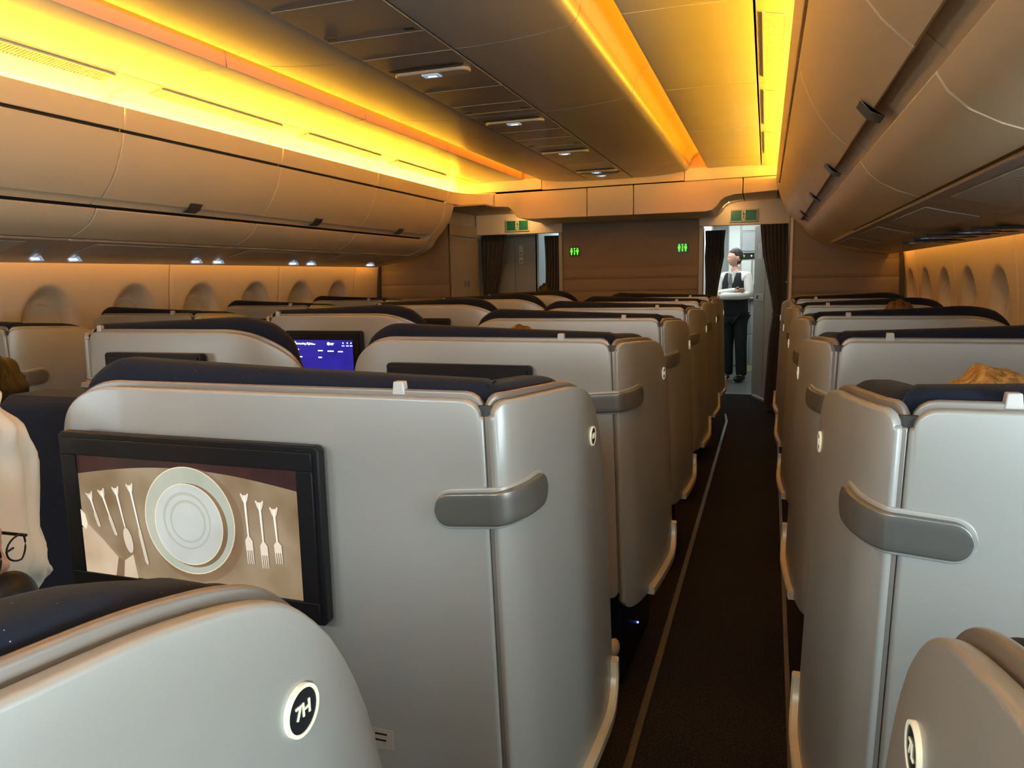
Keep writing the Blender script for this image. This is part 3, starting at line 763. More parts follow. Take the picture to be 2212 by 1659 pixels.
# end caps of the bins and the passenger service channel
for s, y0, y1 in ((-1, 6.926, 7.12), (1, 6.986, 7.44)):
    full = LIP + DOOR + [(1.775, 1.853)] + LOW[1:] + [(2.04, 1.690), (2.2, 1.648), (2.45, 1.61), (2.50, 1.60)]
    m = MB(); solid_profile(m, full + [(2.5, 1.75), (2.3, 2.32)], y0, y1, s); struct(m.build('trim_%d' % k, M_PANEL, angle=40, bevel=.004)); k += 1
for s in (-1, 1):
    yy = [-2.1, -.83, .44, 1.71, 2.98, 4.25, 5.52, 6.92 if s < 0 else 6.98]
    for a, b in zip(yy, yy[1:]):
        m = MB(); solid_profile(m, thick([(1.985, 1.700), (2.0, 1.697), (2.10, 1.672), (2.235, 1.642)], .015), a + .002, b - .002, s); struct(m.build('trim_%d' % k, M_CENTRE, bevel=.003)); k += 1
        m = MB(); solid_profile(m, thick([(2.243, 1.650), (2.30, 1.632), (2.45, 1.612), (2.50, 1.603), (2.505, 1.615)], .012), a + .002, b - .002, s); struct(m.build('trim_%d' % k, M_CENTRE, bevel=.003)); k += 1
        # ventilated service panel set into the channel
        g = MB(); solid_profile(g, thick([(2.02, 1.6885), (2.09, 1.6705), (2.20, 1.6455)], .004), a + .2, a + 1.06, s)
        struct(g.build('trim_%d' % k, M_GRILLE, bevel=.002)); k += 1
    m = MB(); solid_profile(m, [(2.515, 1.665), (2.545, 1.665), (2.545, 1.672), (2.515, 1.672)], -1.0, 7.35, s); struct(m.build('wall_wash_light', M_WASH, smooth=False))
    m = MB(); solid_profile(m, [(2.0, 1.80), (2.62, 1.80), (2.62, 1.82), (2.0, 1.82)], -2, 7.42, s); struct(m.build('trim_%d' % k, M_HULL, smooth=False)); k += 1
# lit sign tiles hanging under the left channel, reading-lamp slits on the right
for i, y in enumerate((3.06, 3.30, 4.28, 4.50, 5.42, 5.68, 6.72)):
    r = thing('seatbelt_sign', ['lit belt sign tile at the left end under the bins', 'lit belt sign tile, second from the left end', 'lit belt sign tile, first of the middle couple', 'lit belt sign tile, second of the middle couple', 'lit belt sign tile, first of the far couple',
              'lit belt sign tile, second of the far couple', 'single lit belt sign tile closest to the quilted wall'][i], 'sign', (X(-1, 2.33), y, 1.622), 'lit sign tiles under the left bins')
    a = MB(); T = Matrix.Rotation(math.radians(38), 4, 'X'); a.box(-.05, -.004, -.018, .05, .004, .014, T); a.build('housing', M_SIGND, r, bevel=.002)
    a = MB(); a.box(-.03, -.0055, -.008, .03, -.0035, .006, T); a.build('sign_symbols', M_SIGNW, r)
for i, (d, y) in enumerate(((2.36, 3.55), (2.30, 4.05), (2.36, 4.72))):
    r = thing('reading_lamp', ['dim blue reading lamp slit nearest the right picture edge', 'dim blue reading lamp slit, middle one under the right bins', 'faint reading lamp slit farthest along the right bins'][i], 'lamp', (X(1, d), y, 1.614), 'reading lamp slits on the right')
    a = MB(); a.prism(capsule(.05, .34), -.004, .006, lambda u, v, q: (u, v, q)); a.build('housing', M_BLACK, r)
    a = MB(); a.prism(capsule(.02, .26), -.0065, .0, lambda u, v, q: (u, v, q)); a.build('lens', mat('lamp_lens_%d' % i, (.03, .05, .16), .2, noise=.05), r)

# side walls with recessed windows
wn = [0]
def wall_panel(side, a, b, wins):
    nu, nv = 76, 60; z0, z1 = .55, 1.72; m = MB(); base = 0
    def wx(z): return 2.585 + .075 * (1 - ((z - .95) / .8) ** 2) if z < 1.75 else 2.585
    for i in range(nu + 1):
        for j in range(nv + 1):
            y = lerp(a, b, i / nu); z = lerp(z0, z1, j / nv); d = wx(z)
            for yc in wins:
                q = math.hypot((y - yc) / .195, (z - 1.20) / .265)
                d += .085 * ss((1.04 - q) / .34) if q < 1.06 else 0
            e = min(y - a, b - y)
            if e < .012: d += (.012 - e) * .7
            m.v.append((X(side, d), y, z))
    for i in range(nu):
        for j in range(nv):
            q = i * (nv + 1) + j; f = (q, q + nv + 1, q + nv + 2, q + 1); m.face(f if side < 0 else f[::-1])
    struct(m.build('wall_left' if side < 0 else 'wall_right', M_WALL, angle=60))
    for yc in wins:
        wn[0] += 1; w_ = MB(); N = 40
        X0 = X(side, 2.655 + .072)
        rings = []
        for (r, dx) in ((.86, 0), (.90, -.012), (1, -.014), (1.05, 0), (1.08, .02)):
            rings.append([(X0 + side * dx, yc + .135 * r * math.cos(2 * PI * q / N), 1.195 + .185 * r * math.sin(2 * PI * q / N)) for q in range(N)])
        w_.ring_loft(rings, False, False)
        fr_ = struct(w_.build('window_%d' % wn[0], M_WALL))
        is_open = any(abs(yc - q) < .05 for q in (OPEN_RIGHT if side > 0 else OPEN_LEFT))
        w2 = MB(); w2.prism([(yc + .118 * math.cos(2 * PI * q / N), 1.195 + .162 * math.sin(2 * PI * q / N)) for q in range(N)], 0, .006, lambda u, v, q: (X0 + side * (q - .006), u, v))
        w2.build('window_pane' if is_open else 'window_shade', M_PANE if is_open else M_SHADE, fr_)
seam = [3.05 + 1.29 * q for q in range(-4, 4)]
for s in (-1, 1):
    ofs = 0 if s < 0 else -.06
    for a in seam:
        b = a + 1.286
        if b + ofs > 7.44: b = 7.44 - ofs
        if b - a < .1: continue
        wins = [a + .32 + ofs, a + .965 + ofs]
        wins = [q for q in wins if q + .2 < b + ofs]
        wall_panel(s, a + ofs, b + ofs, wins)
    m = MB(); solid_profile(m, [(2.60, 0), (2.67, .56), (2.72, .56), (2.72, 0)], YB, 7.44, s); solid_profile(m, [(2.76, .4), (2.80, .4), (2.80, 2.8), (2.76, 2.8)], YB, 7.6, s)
    struct(m.build('baseboard_left' if s < 0 else 'baseboard_right', M_WALL))
    m = MB(); solid_profile(m, [(2.60, .5), (2.66, .5), (2.66, 2.7), (2.60, 2.7)], YB, -2.12, s); struct(m.build('wall_left' if s < 0 else 'wall_right', M_WALL))
    m = MB(); solid_profile(m, [(1.66, 2.2), (1.9, 2.72), (2.7, 2.72), (2.7, 2.2)], YB, 7.0, s); struct(m.build('ceiling', M_HULL))

# end walls by the windows, with horizontal quilting
def quilt(mb, xa, xb, y, za, zb, seams, nx=2, bulge=.008):
    zs = [za]
    cuts = [za] + [z for z in seams if za < z < zb] + [zb]
    prof = []
    for z0, z1 in zip(cuts, cuts[1:]):
        for q in range(9):
            t = q / 8; prof.append((lerp(z0, z1, t), -bulge * (1 - (2 * t - 1) ** 8)))
    b = len(mb.v)
    for x in (xa, xb):
        mb.v += [(x, y + dy, z) for z, dy in prof]
    n = len(prof)
    for i in range(n - 1): mb.face((b + i, b + n + i, b + n + i + 1, b + i + 1))
sm = [.38, .53, .68, .83, .98, 1.115, 1.255, 1.40, 1.56]
q_ = MB(); quilt(q_, -4.16, -3.245, 7.445, .0, 2.45, sm); q_.box(-4.2, 7.446, 0, -3.245, 7.48, 2.5); struct(q_.build('wall_front', M_BULK, angle=60))
q_ = MB(); quilt(q_, .225, 1.26, 7.445, .0, 2.45, sm); q_.box(.225, 7.446, 0, 1.3, 7.48, 2.5); struct(q_.build('wall_front', M_BULK, angle=60))
for x, s in ((-4.105, -1), (1.165, 1)):
    m = MB(); m.prism([(x - .014 - s * .035, 1.62), (x + .014 - s * .035, 1.62), (x + .02, 1.0), (x + .02, .2), (x - .02, .2), (x - .02, 1.0)], 7.40, 7.436, lambda u, v, q: (u, q, v)); struct(m.build('trim_%d' % k, M_GROOVE)); k += 1
m = MB(); m.box(.205, 7.42, 0, .228, 7.50, 1.99); struct(m.build('trim_%d' % k, M_PANEL, bevel=.004)); k += 1
# centre wall ahead with quilting below and a smooth upper part
q_ = MB(); quilt(q_, -2.20, -.685, 8.295, .0, 2.10, [.68, .83, .98, 1.13, 1.285, 1.425, 1.565]); q_.box(-2.2, 8.296, 0, -.685, 8.40, 2.10); struct(q_.build('wall_front', M_BULK, angle=60))

# header over the front wall
hd = [(-3.02, 2.203), (-2.62, 2.196), (-2.555, 2.19), (-2.515, 2.16), (-2.49, 2.12), (-2.455, 2.08), (-2.40, 2.062), (-2.34, 2.058), (-.56, 2.049), (-.50, 2.062), (-.455, 2.10), (-.425, 2.145), (-.385, 2.175), (-.30, 2.195), (.08, 2.212)]
def hz(x): return interp([p[0] for p in hd], [p[1] for p in hd], x)
for xa, xb in ((-2.705, -1.722), (-1.718, -1.256), (-1.252, -.229), (-.225, .085)):
    xs = [xa + .002] + [p[0] for p in hd if xa + .01 < p[0] < xb - .01] + [xb - .002]
    top = lambda x: interp([-2.8, .1], [2.329, 2.345], x)
    pts = [(x, hz(x)) for x in xs] + [(xb - .002, top(xb)), (xa + .002, top(xa))]
    m = MB(); m.prism(pts, 7.45, 8.285, lambda u, v, q: (u, q, v)); struct(m.build('trim_%d' % k, M_PANEL, bevel=.006, seg=3)); k += 1
# curved corner from the left bins into the header
rings = []
for i in range(15):
    t = i / 14; a = PI / 2 * t
    cx_, cy_2 = -3.0 + .29 * (1 - math.cos(a)) , 6.93 + .52 * math.sin(a)
    nx, ny = math.cos(a), -math.sin(a)
    tz = lerp(2.327, 2.331, t)
    rings.append([(cx_ + 0, cy_2, tz), (cx_ - .01, cy_2, 2.21), (cx_ - .05, cy_2 + .05 * t, 2.205), (cx_ - .05, cy_2 + .05 * t, tz)])
m = MB(); m.ring_loft(rings); struct(m.build('trim_%d' % k, M_PANEL, angle=50)); k += 1
# soffit behind the corner
m = MB(); m.box(-3.3, 7.13, 2.19, -2.70, 8.3, 2.205); struct(m.build('trim_%d' % k, M_BULK2)); k += 1
# upper row of the header
for xa, xb in ((-3.30, -2.183), (-2.178, -.767), (-.762, .07)):
    m = MB(); m.prism([(xa, 2.340), (xb, 2.348), (xb, 2.46), (xa, 2.46)], 7.425, 7.46, lambda u, v, q: (u, q, v)); struct(m.build('trim_%d' % k, M_CEIL if not (-2.3 < xa < -1) else M_PANEL, bevel=.004)); k += 1
m = MB(); m.box(-4.3, 7.46, 2.40, 1.4, 7.5, 2.75); m.box(-4.3, 7.47, 2.2, -2.7, 7.5, 2.5); m.box(.09, 7.46, 2.25, 1.4, 7.5, 2.5); struct(m.build('wall_front', M_PANEL)); 

# door frames under the header
def exit_header(xa, xb):
    m = MB(); m.prism([(xa, 1.962), (xb, 1.955), (xb, 2.30), (xa, 2.30)], 8.26, 8.32, lambda u, v, q: (u, q, v)); struct(m.build('trim_%d' % (k + 200 + int(xa * -10)), M_PANEL, bevel=.006))
exit_header(-3.235, -2.195); exit_header(-.69, .225)
for x0, x1, n_ in ((-.69, -.645, 301), (-2.24, -2.2, 302)):
    m = MB(); m.box(x0, 8.27, 0, x1, 8.42, 1.96); struct(m.build('trim_%d' % n_, M_GREYP, bevel=.004))
m = MB(); m.box(-3.9, 8.30, 2.29, 1.4, 12.6, 2.34); struct(m.build('ceiling', M_WHITE))
# lit notch above the right exit sign
def exit_sign(xc, label):
    r = thing('exit_sign', label, 'sign', (xc, 8.262, 2.055), 'green exit signs')
    a = MB(); a.box(-.142, -.02, -.066, .142, 0, .066); a.build('housing', M_PANEL, r, bevel=.006)
    a = MB(); a.box(-.128, -.024, -.053, .128, -.019, .053); a.build('sign_face', M_EXITG, r, bevel=.001)
    p = MB(); p.box(-.0195, -.026, -.050, .0195, -.0238, .050); p.build('door_symbol', M_EXITC, r)
    f = MB(); fn = lambda u, v, q: (u * .66, q, v)
    def poly(pts): f.prism(pts, -.0275, -.0258, fn)
    poly([(math.cos(2 * PI * t / 12) * .008 - .002, .036 + math.sin(2 * PI * t / 12) * .008) for t in range(12)])
    poly([(-.008, .026), (.008, .026), (.010, -.006), (-.004, -.008)])
    poly([(.008, .026), (.022, .012), (.026, .000), (.020, .000), (.014, .010), (.006, .018)])
    poly([(-.008, .026), (-.022, .014), (-.020, .008), (-.006, .016)])
    poly([(-.004, -.006), (.010, -.006), (.016, -.026), (.026, -.036), (.020, -.042), (.008, -.028)])
    poly([(-.004, -.006), (.004, -.008), (-.006, -.030), (-.014, -.046), (-.022, -.044), (-.014, -.028)])
    f.build('running_figure', M_EXITG, r)
exit_sign(-2.72, 'green exit sign with running figure over the left doorway'); exit_sign(-.238, 'green exit sign with running figure over the doorway where the steward stands')
for xl in (-.40, -2.57):
    m = MB(); m.prism(capsule(.05, .10), 0, .006, lambda u, v, q: (xl + u, 8.02 + v, 2.176 + q)); r = tag(m.build('doorway_lamp', M_COVE2), 'small amber lamp glowing in the notch over the %s doorway' % ('steward' if xl > -1 else 'far left'), 'lamp', 'amber lamps in the header notches')
    area('doorway_lamp_light', (xl, 8.02, 2.17), (xl + .1 * (1 if xl > -1 else -1), 8.25, 2.0), .06, .1, 1.1, (1, .62, .25))
def wc_sign(xc, z, label):
    r = thing('lavatory_sign', label, 'sign', (xc, 8.284, z), 'lit lavatory signs')
    a = MB(); a.box(-.056, -.006, -.052, .056, .0, .052); a.build('backing', M_BADGE, r, bevel=.002)
    f = MB(); fn = lambda u, v, q: (u, q, v)
    for x in (-.034, 0.0, .034):
        f.prism([(x + math.cos(2 * PI * t / 12) * .009, .031 + math.sin(2 * PI * t / 12) * .009) for t in range(12)], -.009, -.006, fn)
        if x: f.prism([(x - .013, .018), (x + .013, .018), (x + .014, -.008), (x + .007, -.010), (x + .006, -.040), (x - .006, -.040), (x - .007, -.010), (x - .014, -.008)], -.009, -.006, fn)
        else:
            f.prism([(-.006, .016), (.010, .012), (.008, -.004), (-.004, -.006)], -.009, -.006, fn); f.prism([(-.009, -.012), (.009, -.012), (.004, -.040), (-.004, -.040)], -.009, -.006, fn)
    f.build('people_symbols', M_GREEN, r)
wc_sign(-2.057, 1.742, 'glowing green lavatory sign with people, near the pleated curtain'); wc_sign(-.862, 1.745, 'glowing green lavatory sign with people, near the steward')

# closet side with two doors left of the left doorway
m = MB(); m.box(-3.60, 7.46, 0, -3.245, 8.32, 2.2); w_ = struct(m.build('wall_left', M_GREYP))
r = thing('closet', 'tall beige two-door closet at the left of the left doorway', 'closet', (-3.24, 7.9, 0))
for y0, y1, hy in ((-.40, -.005, -.05), (.005, .39, .05)):
    a = MB(); a.box(-.004, y0, .05, .014, y1, 1.90); d_ = a.build('closet_door', M_BULK2, r, bevel=.004)
    a = MB(); a.box(.014, hy - .018, 1.37, .024, hy + .018, 1.44); a.build('door_latch', M_HANDLE, d_, bevel=.004)
a = MB(); a.box(-.004, -.42, 1.93, .012, .4, 2.05); a.build('top_panel', M_BULK2, r, bevel=.004)
a = MB(); a.box(-.002, -.43, .0, .01, .4, .045); a.build('plinth', M_GROOVE, r)

# grey door panel inside the left doorway, with placards
r = thing('lavatory_door', 'plain grey-brown door with two placards inside the left doorway', 'door', (-3.0, 8.75, 0))
a = MB(); a.box(-.3, 0, 0, .07, .03, 1.98); a.box(.075, 0, 0, .36, .03, 1.98); a.build('door_panel', M_GREYP, r, bevel=.003)
for z0, z1, x0, x1, m_ in ((1.73, 1.85, .13, .18, M_EXITC), (1.635, 1.715, .128, .182, M_EXITC)):
    a = MB(); a.box(x0, -.006, z0, x1, .0, z1); p_ = a.build('placard', m_, r)
    b = MB(); b.box(x0 + .01, -.0075, z0 + .02, x1 - .01, -.0055, z0 + .032); b.build('placard_mark', mat('placard_red', (.35, .06, .03), .6, noise=.05) if 'placard_red' not in bpy.data.materials else bpy.data.materials['placard_red'], p_)
m = MB(); m.box(-3.9, 8.32, 0, -3.3, 12.6, 2.3); struct(m.build('wall_left', M_GREYP))
m = MB(); m.box(-2.66, 8.75, 0, -2.62, 10.6, 2.3); struct(m.build('wall_left', M_WHITE))
m = MB(); m.box(-3.3, 10.6, 0, -1.1, 10.64, 2.3); struct(m.build('wall_front', M_WHITE))
m = MB(); m.box(-2.2, 8.42, 0, -.80, 8.50, 2.3); m.box(-1.15, 8.5, 0, -1.1, 12.4, 2.3); struct(m.build('wall_left', M_WHITE))

# slanting galley partition right of the doorway
r = thing('galley_partition', 'slanted grey partition beside the steward with latch plate and placard', 'partition', (0, 0, 0))
A_ = Vector((-.135, 9.27)); B_ = Vector((.215, 8.33)); D_ = (B_ - A_); n_ = Vector((D_.y, -D_.x)).normalized()
def pp(u, v, q): p = A_ + D_ * u + n_ * q; return (p.x, p.y, v)
a = MB(); a.prism([(0, 0), (.35, 0), (.35, 2.0), (0, 2.0)], -.03, 0, pp); a.prism([(.36, 0), (1, 0), (1, 2.0), (.36, 2.0)], -.03, 0, pp); a.build('panel', M_GREYP, r, bevel=.004)
a = MB(); a.prism([(.06, 1.14), (.34, 1.14), (.34, 1.22), (.06, 1.22)], -.001, .006, pp); lp = a.build('latch_plate', M_TAB, r, bevel=.002)
a = MB(); a.prism([(.12, 1.16), (.16, 1.16), (.16, 1.20), (.12, 1.20)], .005, .009, pp); a.build('keyhole', M_BLACK, lp)
a = MB(); a.prism([(.12, 1.62), (.26, 1.62), (.26, 1.80), (.12, 1.80)], -.001, .003, pp); a.build('placard', M_TAB, r)
a = MB(); a.prism([(.1, 0), (.7, 0), (.7, .03), (.1, .03)], .0, .03, pp); a.build('foot_strip', M_TAB, r, bevel=.004)
m = MB(); m.box(.21, 7.48, 0, .26, 8.34, 2.3); m.box(-.02, 9.27, 0, .03, 12.6, 2.3); struct(m.build('wall_right', M_GREYP))

# galley ahead
m = MB(); m.box(-1.2, 12.0, 0, .1, 12.05, 2.35); struct(m.build('wall_front', M_WHITE))
r = thing('galley_unit', 'white galley unit with ovens and lockers behind the steward', 'galley unit', (-.28, 11.62, 0))
a = MB(); a.box(-.26, 0, 0, .26, .36, 2.28); a.build('unit_body', M_GALG, r)
def door_(x0, x1, z0, z1, m_, nm='locker_door', h=None):
    a = MB(); a.box(x0, -.02, z0, x1, 0, z1); d = a.build(nm, m_, r, bevel=.006)
    if h:
        b = MB(); b.box(h[0] - .045, -.032, h[1] - .014, h[0] + .045, -.018, h[1] + .014); b.build('locker_handle', M_STEEL, d, bevel=.004)
    return d
door_(-.25, -.09, 1.12, 2.2, M_WHITE); door_(-.07, .17, 1.78, 2.06, M_GALG); door_(-.07, .17, 2.08, 2.2, M_WHITE)
door_(-.07, .17, 1.665, 1.755, M_BLACK, 'control_panel')
for x in (-.045, .13):
    a = MB(); a.sphere((x, -.024, 1.71), (.02, .006, .02), 16, 8); a.build('indicator_lamp', M_GREEN, r)
a = MB(); a.sphere((.07, -.024, 1.71), (.01, .005, .01), 12, 6); a.build('indicator_lamp', M_SIGNW, r)
door_(-.07, .07, 1.28, 1.645, M_WHITE, 'coffee_maker'); door_(.10, .17, 1.28, 1.645, M_WHITE, 'coffee_maker')
a = MB(); a.box(-.26, -.10, 1.08, .26, .0, 1.105); a.build('worktop', M_STEEL, r, bevel=.004)
door_(.02, .17, 1.11, 1.21, M_BROWNTOP, 'tray')
door_(-.25, .06, .56, 1.05, M_GALG, h=(-.03, .98)); door_(.08, .24, .56, 1.05, M_GALG); door_(-.25, .06, .10, .54, M_GALG); door_(.08, .24, .10, .54, M_GALG)
a = MB(); a.box(.04, -.012, .0, .2, 0, .09); a.build('plinth', M_KICK, r)
m = MB(); m.box(-.80, 8.9, 0, -.76, 12.0, 2.3); struct(m.build('wall_left', M_WHITE))

# curtains
def curtain(name_label, x0, x1, ytop, z1, z0, width_fn, centre_fn, pleats, amp=.022, y=None, ties=None):
    m = MB(); NU, NV = 120, 40; 
    for side in (0, 1):
        for j in range(NV + 1):
            v = j / NV; z = lerp(z1, z0, v); wd = width_fn(v); c = centre_fn(v)
            for i in range(NU + 1):
                u = i / NU; ph = u * pleats * 2 * PI + 1.1 * math.sin(3 * v)
                m.v.append((c + (u - .5) * wd, ytop + amp * math.sin(ph) * (.7 + .3 * math.sin(7 * u + 2 * v)) + side * .006, z))
    n1 = (NU + 1) * (NV + 1)
    for j in range(NV):
        for i in range(NU):
            q = j * (NU + 1) + i; f = (q, q + 1, q + NU + 2, q + NU + 1); m.face(f[::-1]); m.face([n1 + t for t in f])
    o = m.build('curtain', M_CURT, angle=80); tag(o, name_label, 'curtain', 'brown curtains of the front doorways'); return o
def tie(o, c, w_, z, y):
    a = MB(); a.tube([(c - w_ / 2, y, z), (c - w_ / 4, y - .045, z - .01), (c, y - .055, z - .012), (c + w_ / 4, y - .045, z - .006), (c + w_ / 2, y, z + .01)], .010, 8); t_ = a.build('tie_band', M_CURT, o)
wR = lambda v: interp([0, .15, .40, .47, .6, 1], [.275, .25, .15, .125, .16, .20], v)
cR = lambda v: interp([0, .15, .40, .47, .6, 1], [.068, .085, .133, .14, .125, .108], v)
oc = curtain('brown curtain tied at the waist, right of the steward', 0, 0, 8.24, 1.955, .03, wR, cR, 7); tie(oc, .14, .13, 1.03, 8.22)
a = MB(); a.sphere((.20, 8.20, 1.36), (.012, .012, .012), 12, 8); a.build('tie_knob', M_STEEL, oc)
wS = lambda v: interp([0, .08, .15, .3, .5, .75, 1], [.22, .20, .21, .15, .10, .09, .10], v)
cS = lambda v: interp([0, .15, .5, 1], [-.548, -.555, -.60, -.61], v)
curtain('dark gathered curtain just left of the steward', 0, 0, 8.72, 1.94, .004, wS, cS, 5)
wL = lambda v: interp([0, .2, .40, 1], [.33, .27, .18, .2], v)
cL = lambda v: interp([0, .2, .4, 1], [-3.05, -3.08, -3.12, -3.12], v)
curtain('brown curtain drawn together beside the beige closet', 0, 0, 8.36, 1.965, .05, wL, cL, 6)
curtain('dark pleated curtain hanging straight beside the wall of green signs', 0, 0, 8.40, 1.935, .05, lambda v: .265, lambda v: -2.315 + .01 * math.sin(9 * v), 8, amp=.018)

# ------------------------------------------------------------------ people
def skin_obj(name, nodes_, edges, mat_, parent=None, sub=2, root=0):
    me = bpy.data.meshes.new(name); me.from_pydata([n[:3] for n in nodes_], edges, [])
    o = bpy.data.objects.new(name, me); COL.objects.link(o)
    if parent: o.parent = parent
    sk = o.modifiers.new('skin', 'SKIN'); sk.use_smooth_shade = True
    for i, n in enumerate(nodes_):
        v = me.skin_vertices[0].data[i]; r = n[3]; v.radius = (r, n[4] if len(n) > 4 else r)
        v.use_root = (i == root)
    sb = o.modifiers.new('subsurf', 'SUBSURF'); sb.levels = sub; sb.render_levels = sub
    me.materials.append(mat_); return o

def bake(o, name, mats=None, remesh=0):
    dg = bpy.context.evaluated_depsgraph_get(); me = bpy.data.meshes.new_from_object(o.evaluated_get(dg)); me.name = name
    return me

def head_mesh(mb, c, yaw=0, tilt=0, s=1.0):
    """head facing +Y before rotation"""
    R = Matrix.Rotation(yaw, 3, 'Z') @ Matrix.Rotation(tilt, 3, 'X'); c = Vector(c)
    def fn(d, p):
        x, y, z = p
        if d.z < 0:                       # jaw
            k_ = -d.z; x *= 1 - .28 * k_; y = y * (1 - .12 * k_) + .018 * k_
        if d.y > .3:
            f = (d.y - .3) / .7
            y += .004 * f
            # brow, eye sockets, nose, mouth, chin
            ax = abs(d.x)
            y += .020 * math.exp(-((d.x) / .12) ** 2) * math.exp(-((d.z + .22) / .16) ** 2)
            y -= .008 * math.exp(-((ax - .34) / .13) ** 2) * math.exp(-((d.z - .02) / .10) ** 2)
            y += .005 * math.exp(-((d.z - .20) / .08) ** 2)
            y += .006 * math.exp(-((d.x) / .25) ** 2) * math.exp(-((d.z + .52) / .06) ** 2)
            y += .010 * math.exp(-((d.x) / .2) ** 2) * math.exp(-((d.z + .82) / .12) ** 2)
        return R @ (Vector((x, y, z)) * s)
    mb.sphere(c, (.075, .098, .118), 48, 36, fn)
    for sx in (-1, 1):
        ec = c + R @ (Vector((sx * .077, -.012, -.005)) * s)
        mb.sphere(ec, (.01, .019, .031), 14, 10, lambda d, p: R @ p)
        mb.sphere(c + R @ (Vector((sx * .031, .082, .004)) * s), (.012, .009, .008), 12, 8, lambda d, p: R @ p)

def hair_cap(mb, c, yaw=0, tilt=0, s=1.0, grow=1.10, front=.25, low=-.25, rough=.004, seed=1):
    R = Matrix.Rotation(yaw, 3, 'Z') @ Matrix.Rotation(tilt, 3, 'X'); rnd = random.Random(seed)
    ph = [rnd.uniform(0, 6) for _ in range(4)]
    def fn(d, p):
        lim = lerp(low, front, ss((d.y + .2) / .9))
        g = grow if d.z > lim else grow - .16 * min(1, (lim - d.z) / .12)
        wv = rough * (math.sin(11 * d.x + ph[0]) + math.sin(13 * d.y + ph[1]) * .8 + math.sin(17 * d.z + ph[2] + 5 * d.x) * .6)
        return R @ ((p * g + d * wv) * s)
    mb.sphere(Vector(c) + R @ Vector((0, -.006, .004)), (.075, .098, .118), 48, 32, fn)

def hand_nodes(w_, dirv, palm_n, nodes_, edges, ai, sgn=1):
    d = Vector(dirv).normalized(); n = Vector(palm_n).normalized(); sd = d.cross(n).normalized() * sgn
    w_ = Vector(w_)
    nodes_.append((*(w_ + d * .05), .026, .013)); pi_ = len(nodes_) - 1; edges.append((ai, pi_))
    for k_, (o_, L_) in enumerate(((-.027, .062), (-.009, .072), (.009, .068), (.026, .054))):
        b = w_ + d * .085 + sd * o_; nodes_.append((*b, .0105)); i0 = len(nodes_) - 1; edges.append((pi_, i0))
        m_ = b + d * L_ * .5 + n * .006; nodes_.append((*m_, .0095)); edges.append((i0, i0 + 1))
        e_ = b + d * L_ * .9 + n * .022; nodes_.append((*e_, .008)); edges.append((i0 + 1, i0 + 2))
    t0 = w_ + d * .03 - sd * .033; nodes_.append((*t0, .011)); i0 = len(nodes_) - 1; edges.append((ai, i0))
    nodes_.append((*(t0 + d * .03 - sd * .014 + n * .01), .009)); edges.append((i0, i0 + 1))
    nodes_.append((*(t0 + d * .052 - sd * .016 + n * .022), .0075)); edges.append((i0 + 1, i0 + 2))

def finish_body(root, nodes_, edges, hc, hyaw, htilt, hs=1.0, name='body'):
    tmp = skin_obj('body_source', nodes_, edges, M_SKIN, sub=1)
    me = bake(tmp, name); bpy.data.objects.remove(tmp)
    vs = [tuple(v.co) for v in me.vertices]; fs = [tuple(p.vertices) for p in me.polygons]
    mb = MB(); mb.v = vs; mb.f = fs; mb.m = [0] * len(fs)
    head_mesh(mb, hc, hyaw, htilt, hs)
    o = mb.build(name, M_SKIN, root, angle=180)
    rm = o.modifiers.new('remesh', 'REMESH'); rm.mode = 'VOXEL'; rm.voxel_size = .0055; rm.use_smooth_shade = True
    return o

# steward, arms folded, facing the camera and turned to our left, looking left
st = thing('person', 'steward in black vest and white shirt with folded arms, standing in the doorway', 'person', (-.385, 10.5, 0))
st.rotation_euler.z = math.radians(-28)
N_ = [(0, 0, .95, .13, .10), (0, 0, 1.10, .125, .095), (0, .0, 1.28, .15, .10), (0, 0, 1.42, .12, .08), (0, .0, 1.50, .058), (0, -.015, 1.57, .052),
      (.165, .0, 1.43, .058), (.235, -.06, 1.17, .045), (-.06, -.215, 1.16, .036), (-.165, .0, 1.43, .058), (-.235, -.06, 1.17, .045), (.07, -.175, 1.22, .036),
      (.09, 0, .88, .088), (.10, -.01, .50, .062), (.11, .02, .10, .042), (.125, -.10, .045, .034), (-.09, 0, .88, .088), (-.10, -.01, .50, .062), (-.10, .02, .10, .042), (-.115, -.10, .045, .034)]
E_ = [(0, 1), (1, 2), (2, 3), (3, 4), (4, 5), (3, 6), (6, 7), (7, 8), (3, 9), (9, 10), (10, 11), (0, 12), (12, 13), (13, 14), (14, 15), (0, 16), (16, 17), (17, 18), (18, 19)]
n2 = list(N_); e2 = list(E_)
hand_nodes(N_[8][:3], (-1, .15, .05), (0, .9, -.2), n2, e2, 8, 1); hand_nodes(N_[11][:3], (1, .1, .1), (0, .9, .2), n2, e2, 11, -1)
bd = finish_body(st, n2, e2, (0, -.02, 1.665), math.radians(180 - 42), 0, .98)
hm = MB(); hair_cap(hm, (0, -.02, 1.668), math.radians(180 - 42), 0, .98, grow=1.08, front=.55, low=-.12, rough=.003, seed=3); hm.build('hair', M_DARKH, st, angle=180)
sn = [(0, 0, 1.0, .152, .118), (0, 0, 1.12, .148, .112), (0, 0, 1.28, .168, .118), (0, 0, 1.40, .145, .10), (0, 0, 1.485, .068, .064), (.165, 0, 1.42, .075), (.20, -.02, 1.30, .068), (.240, -.06, 1.17, .060), (.12, -.165, 1.165, .056), (-.05, -.215, 1.16, .050), (-.11, -.20, 1.155, .042),
      (-.165, 0, 1.42, .075), (-.20, -.02, 1.30, .068), (-.240, -.06, 1.17, .060), (-.12, -.14, 1.20, .054), (.06, -.175, 1.225, .047), (.12, -.15, 1.235, .040)]
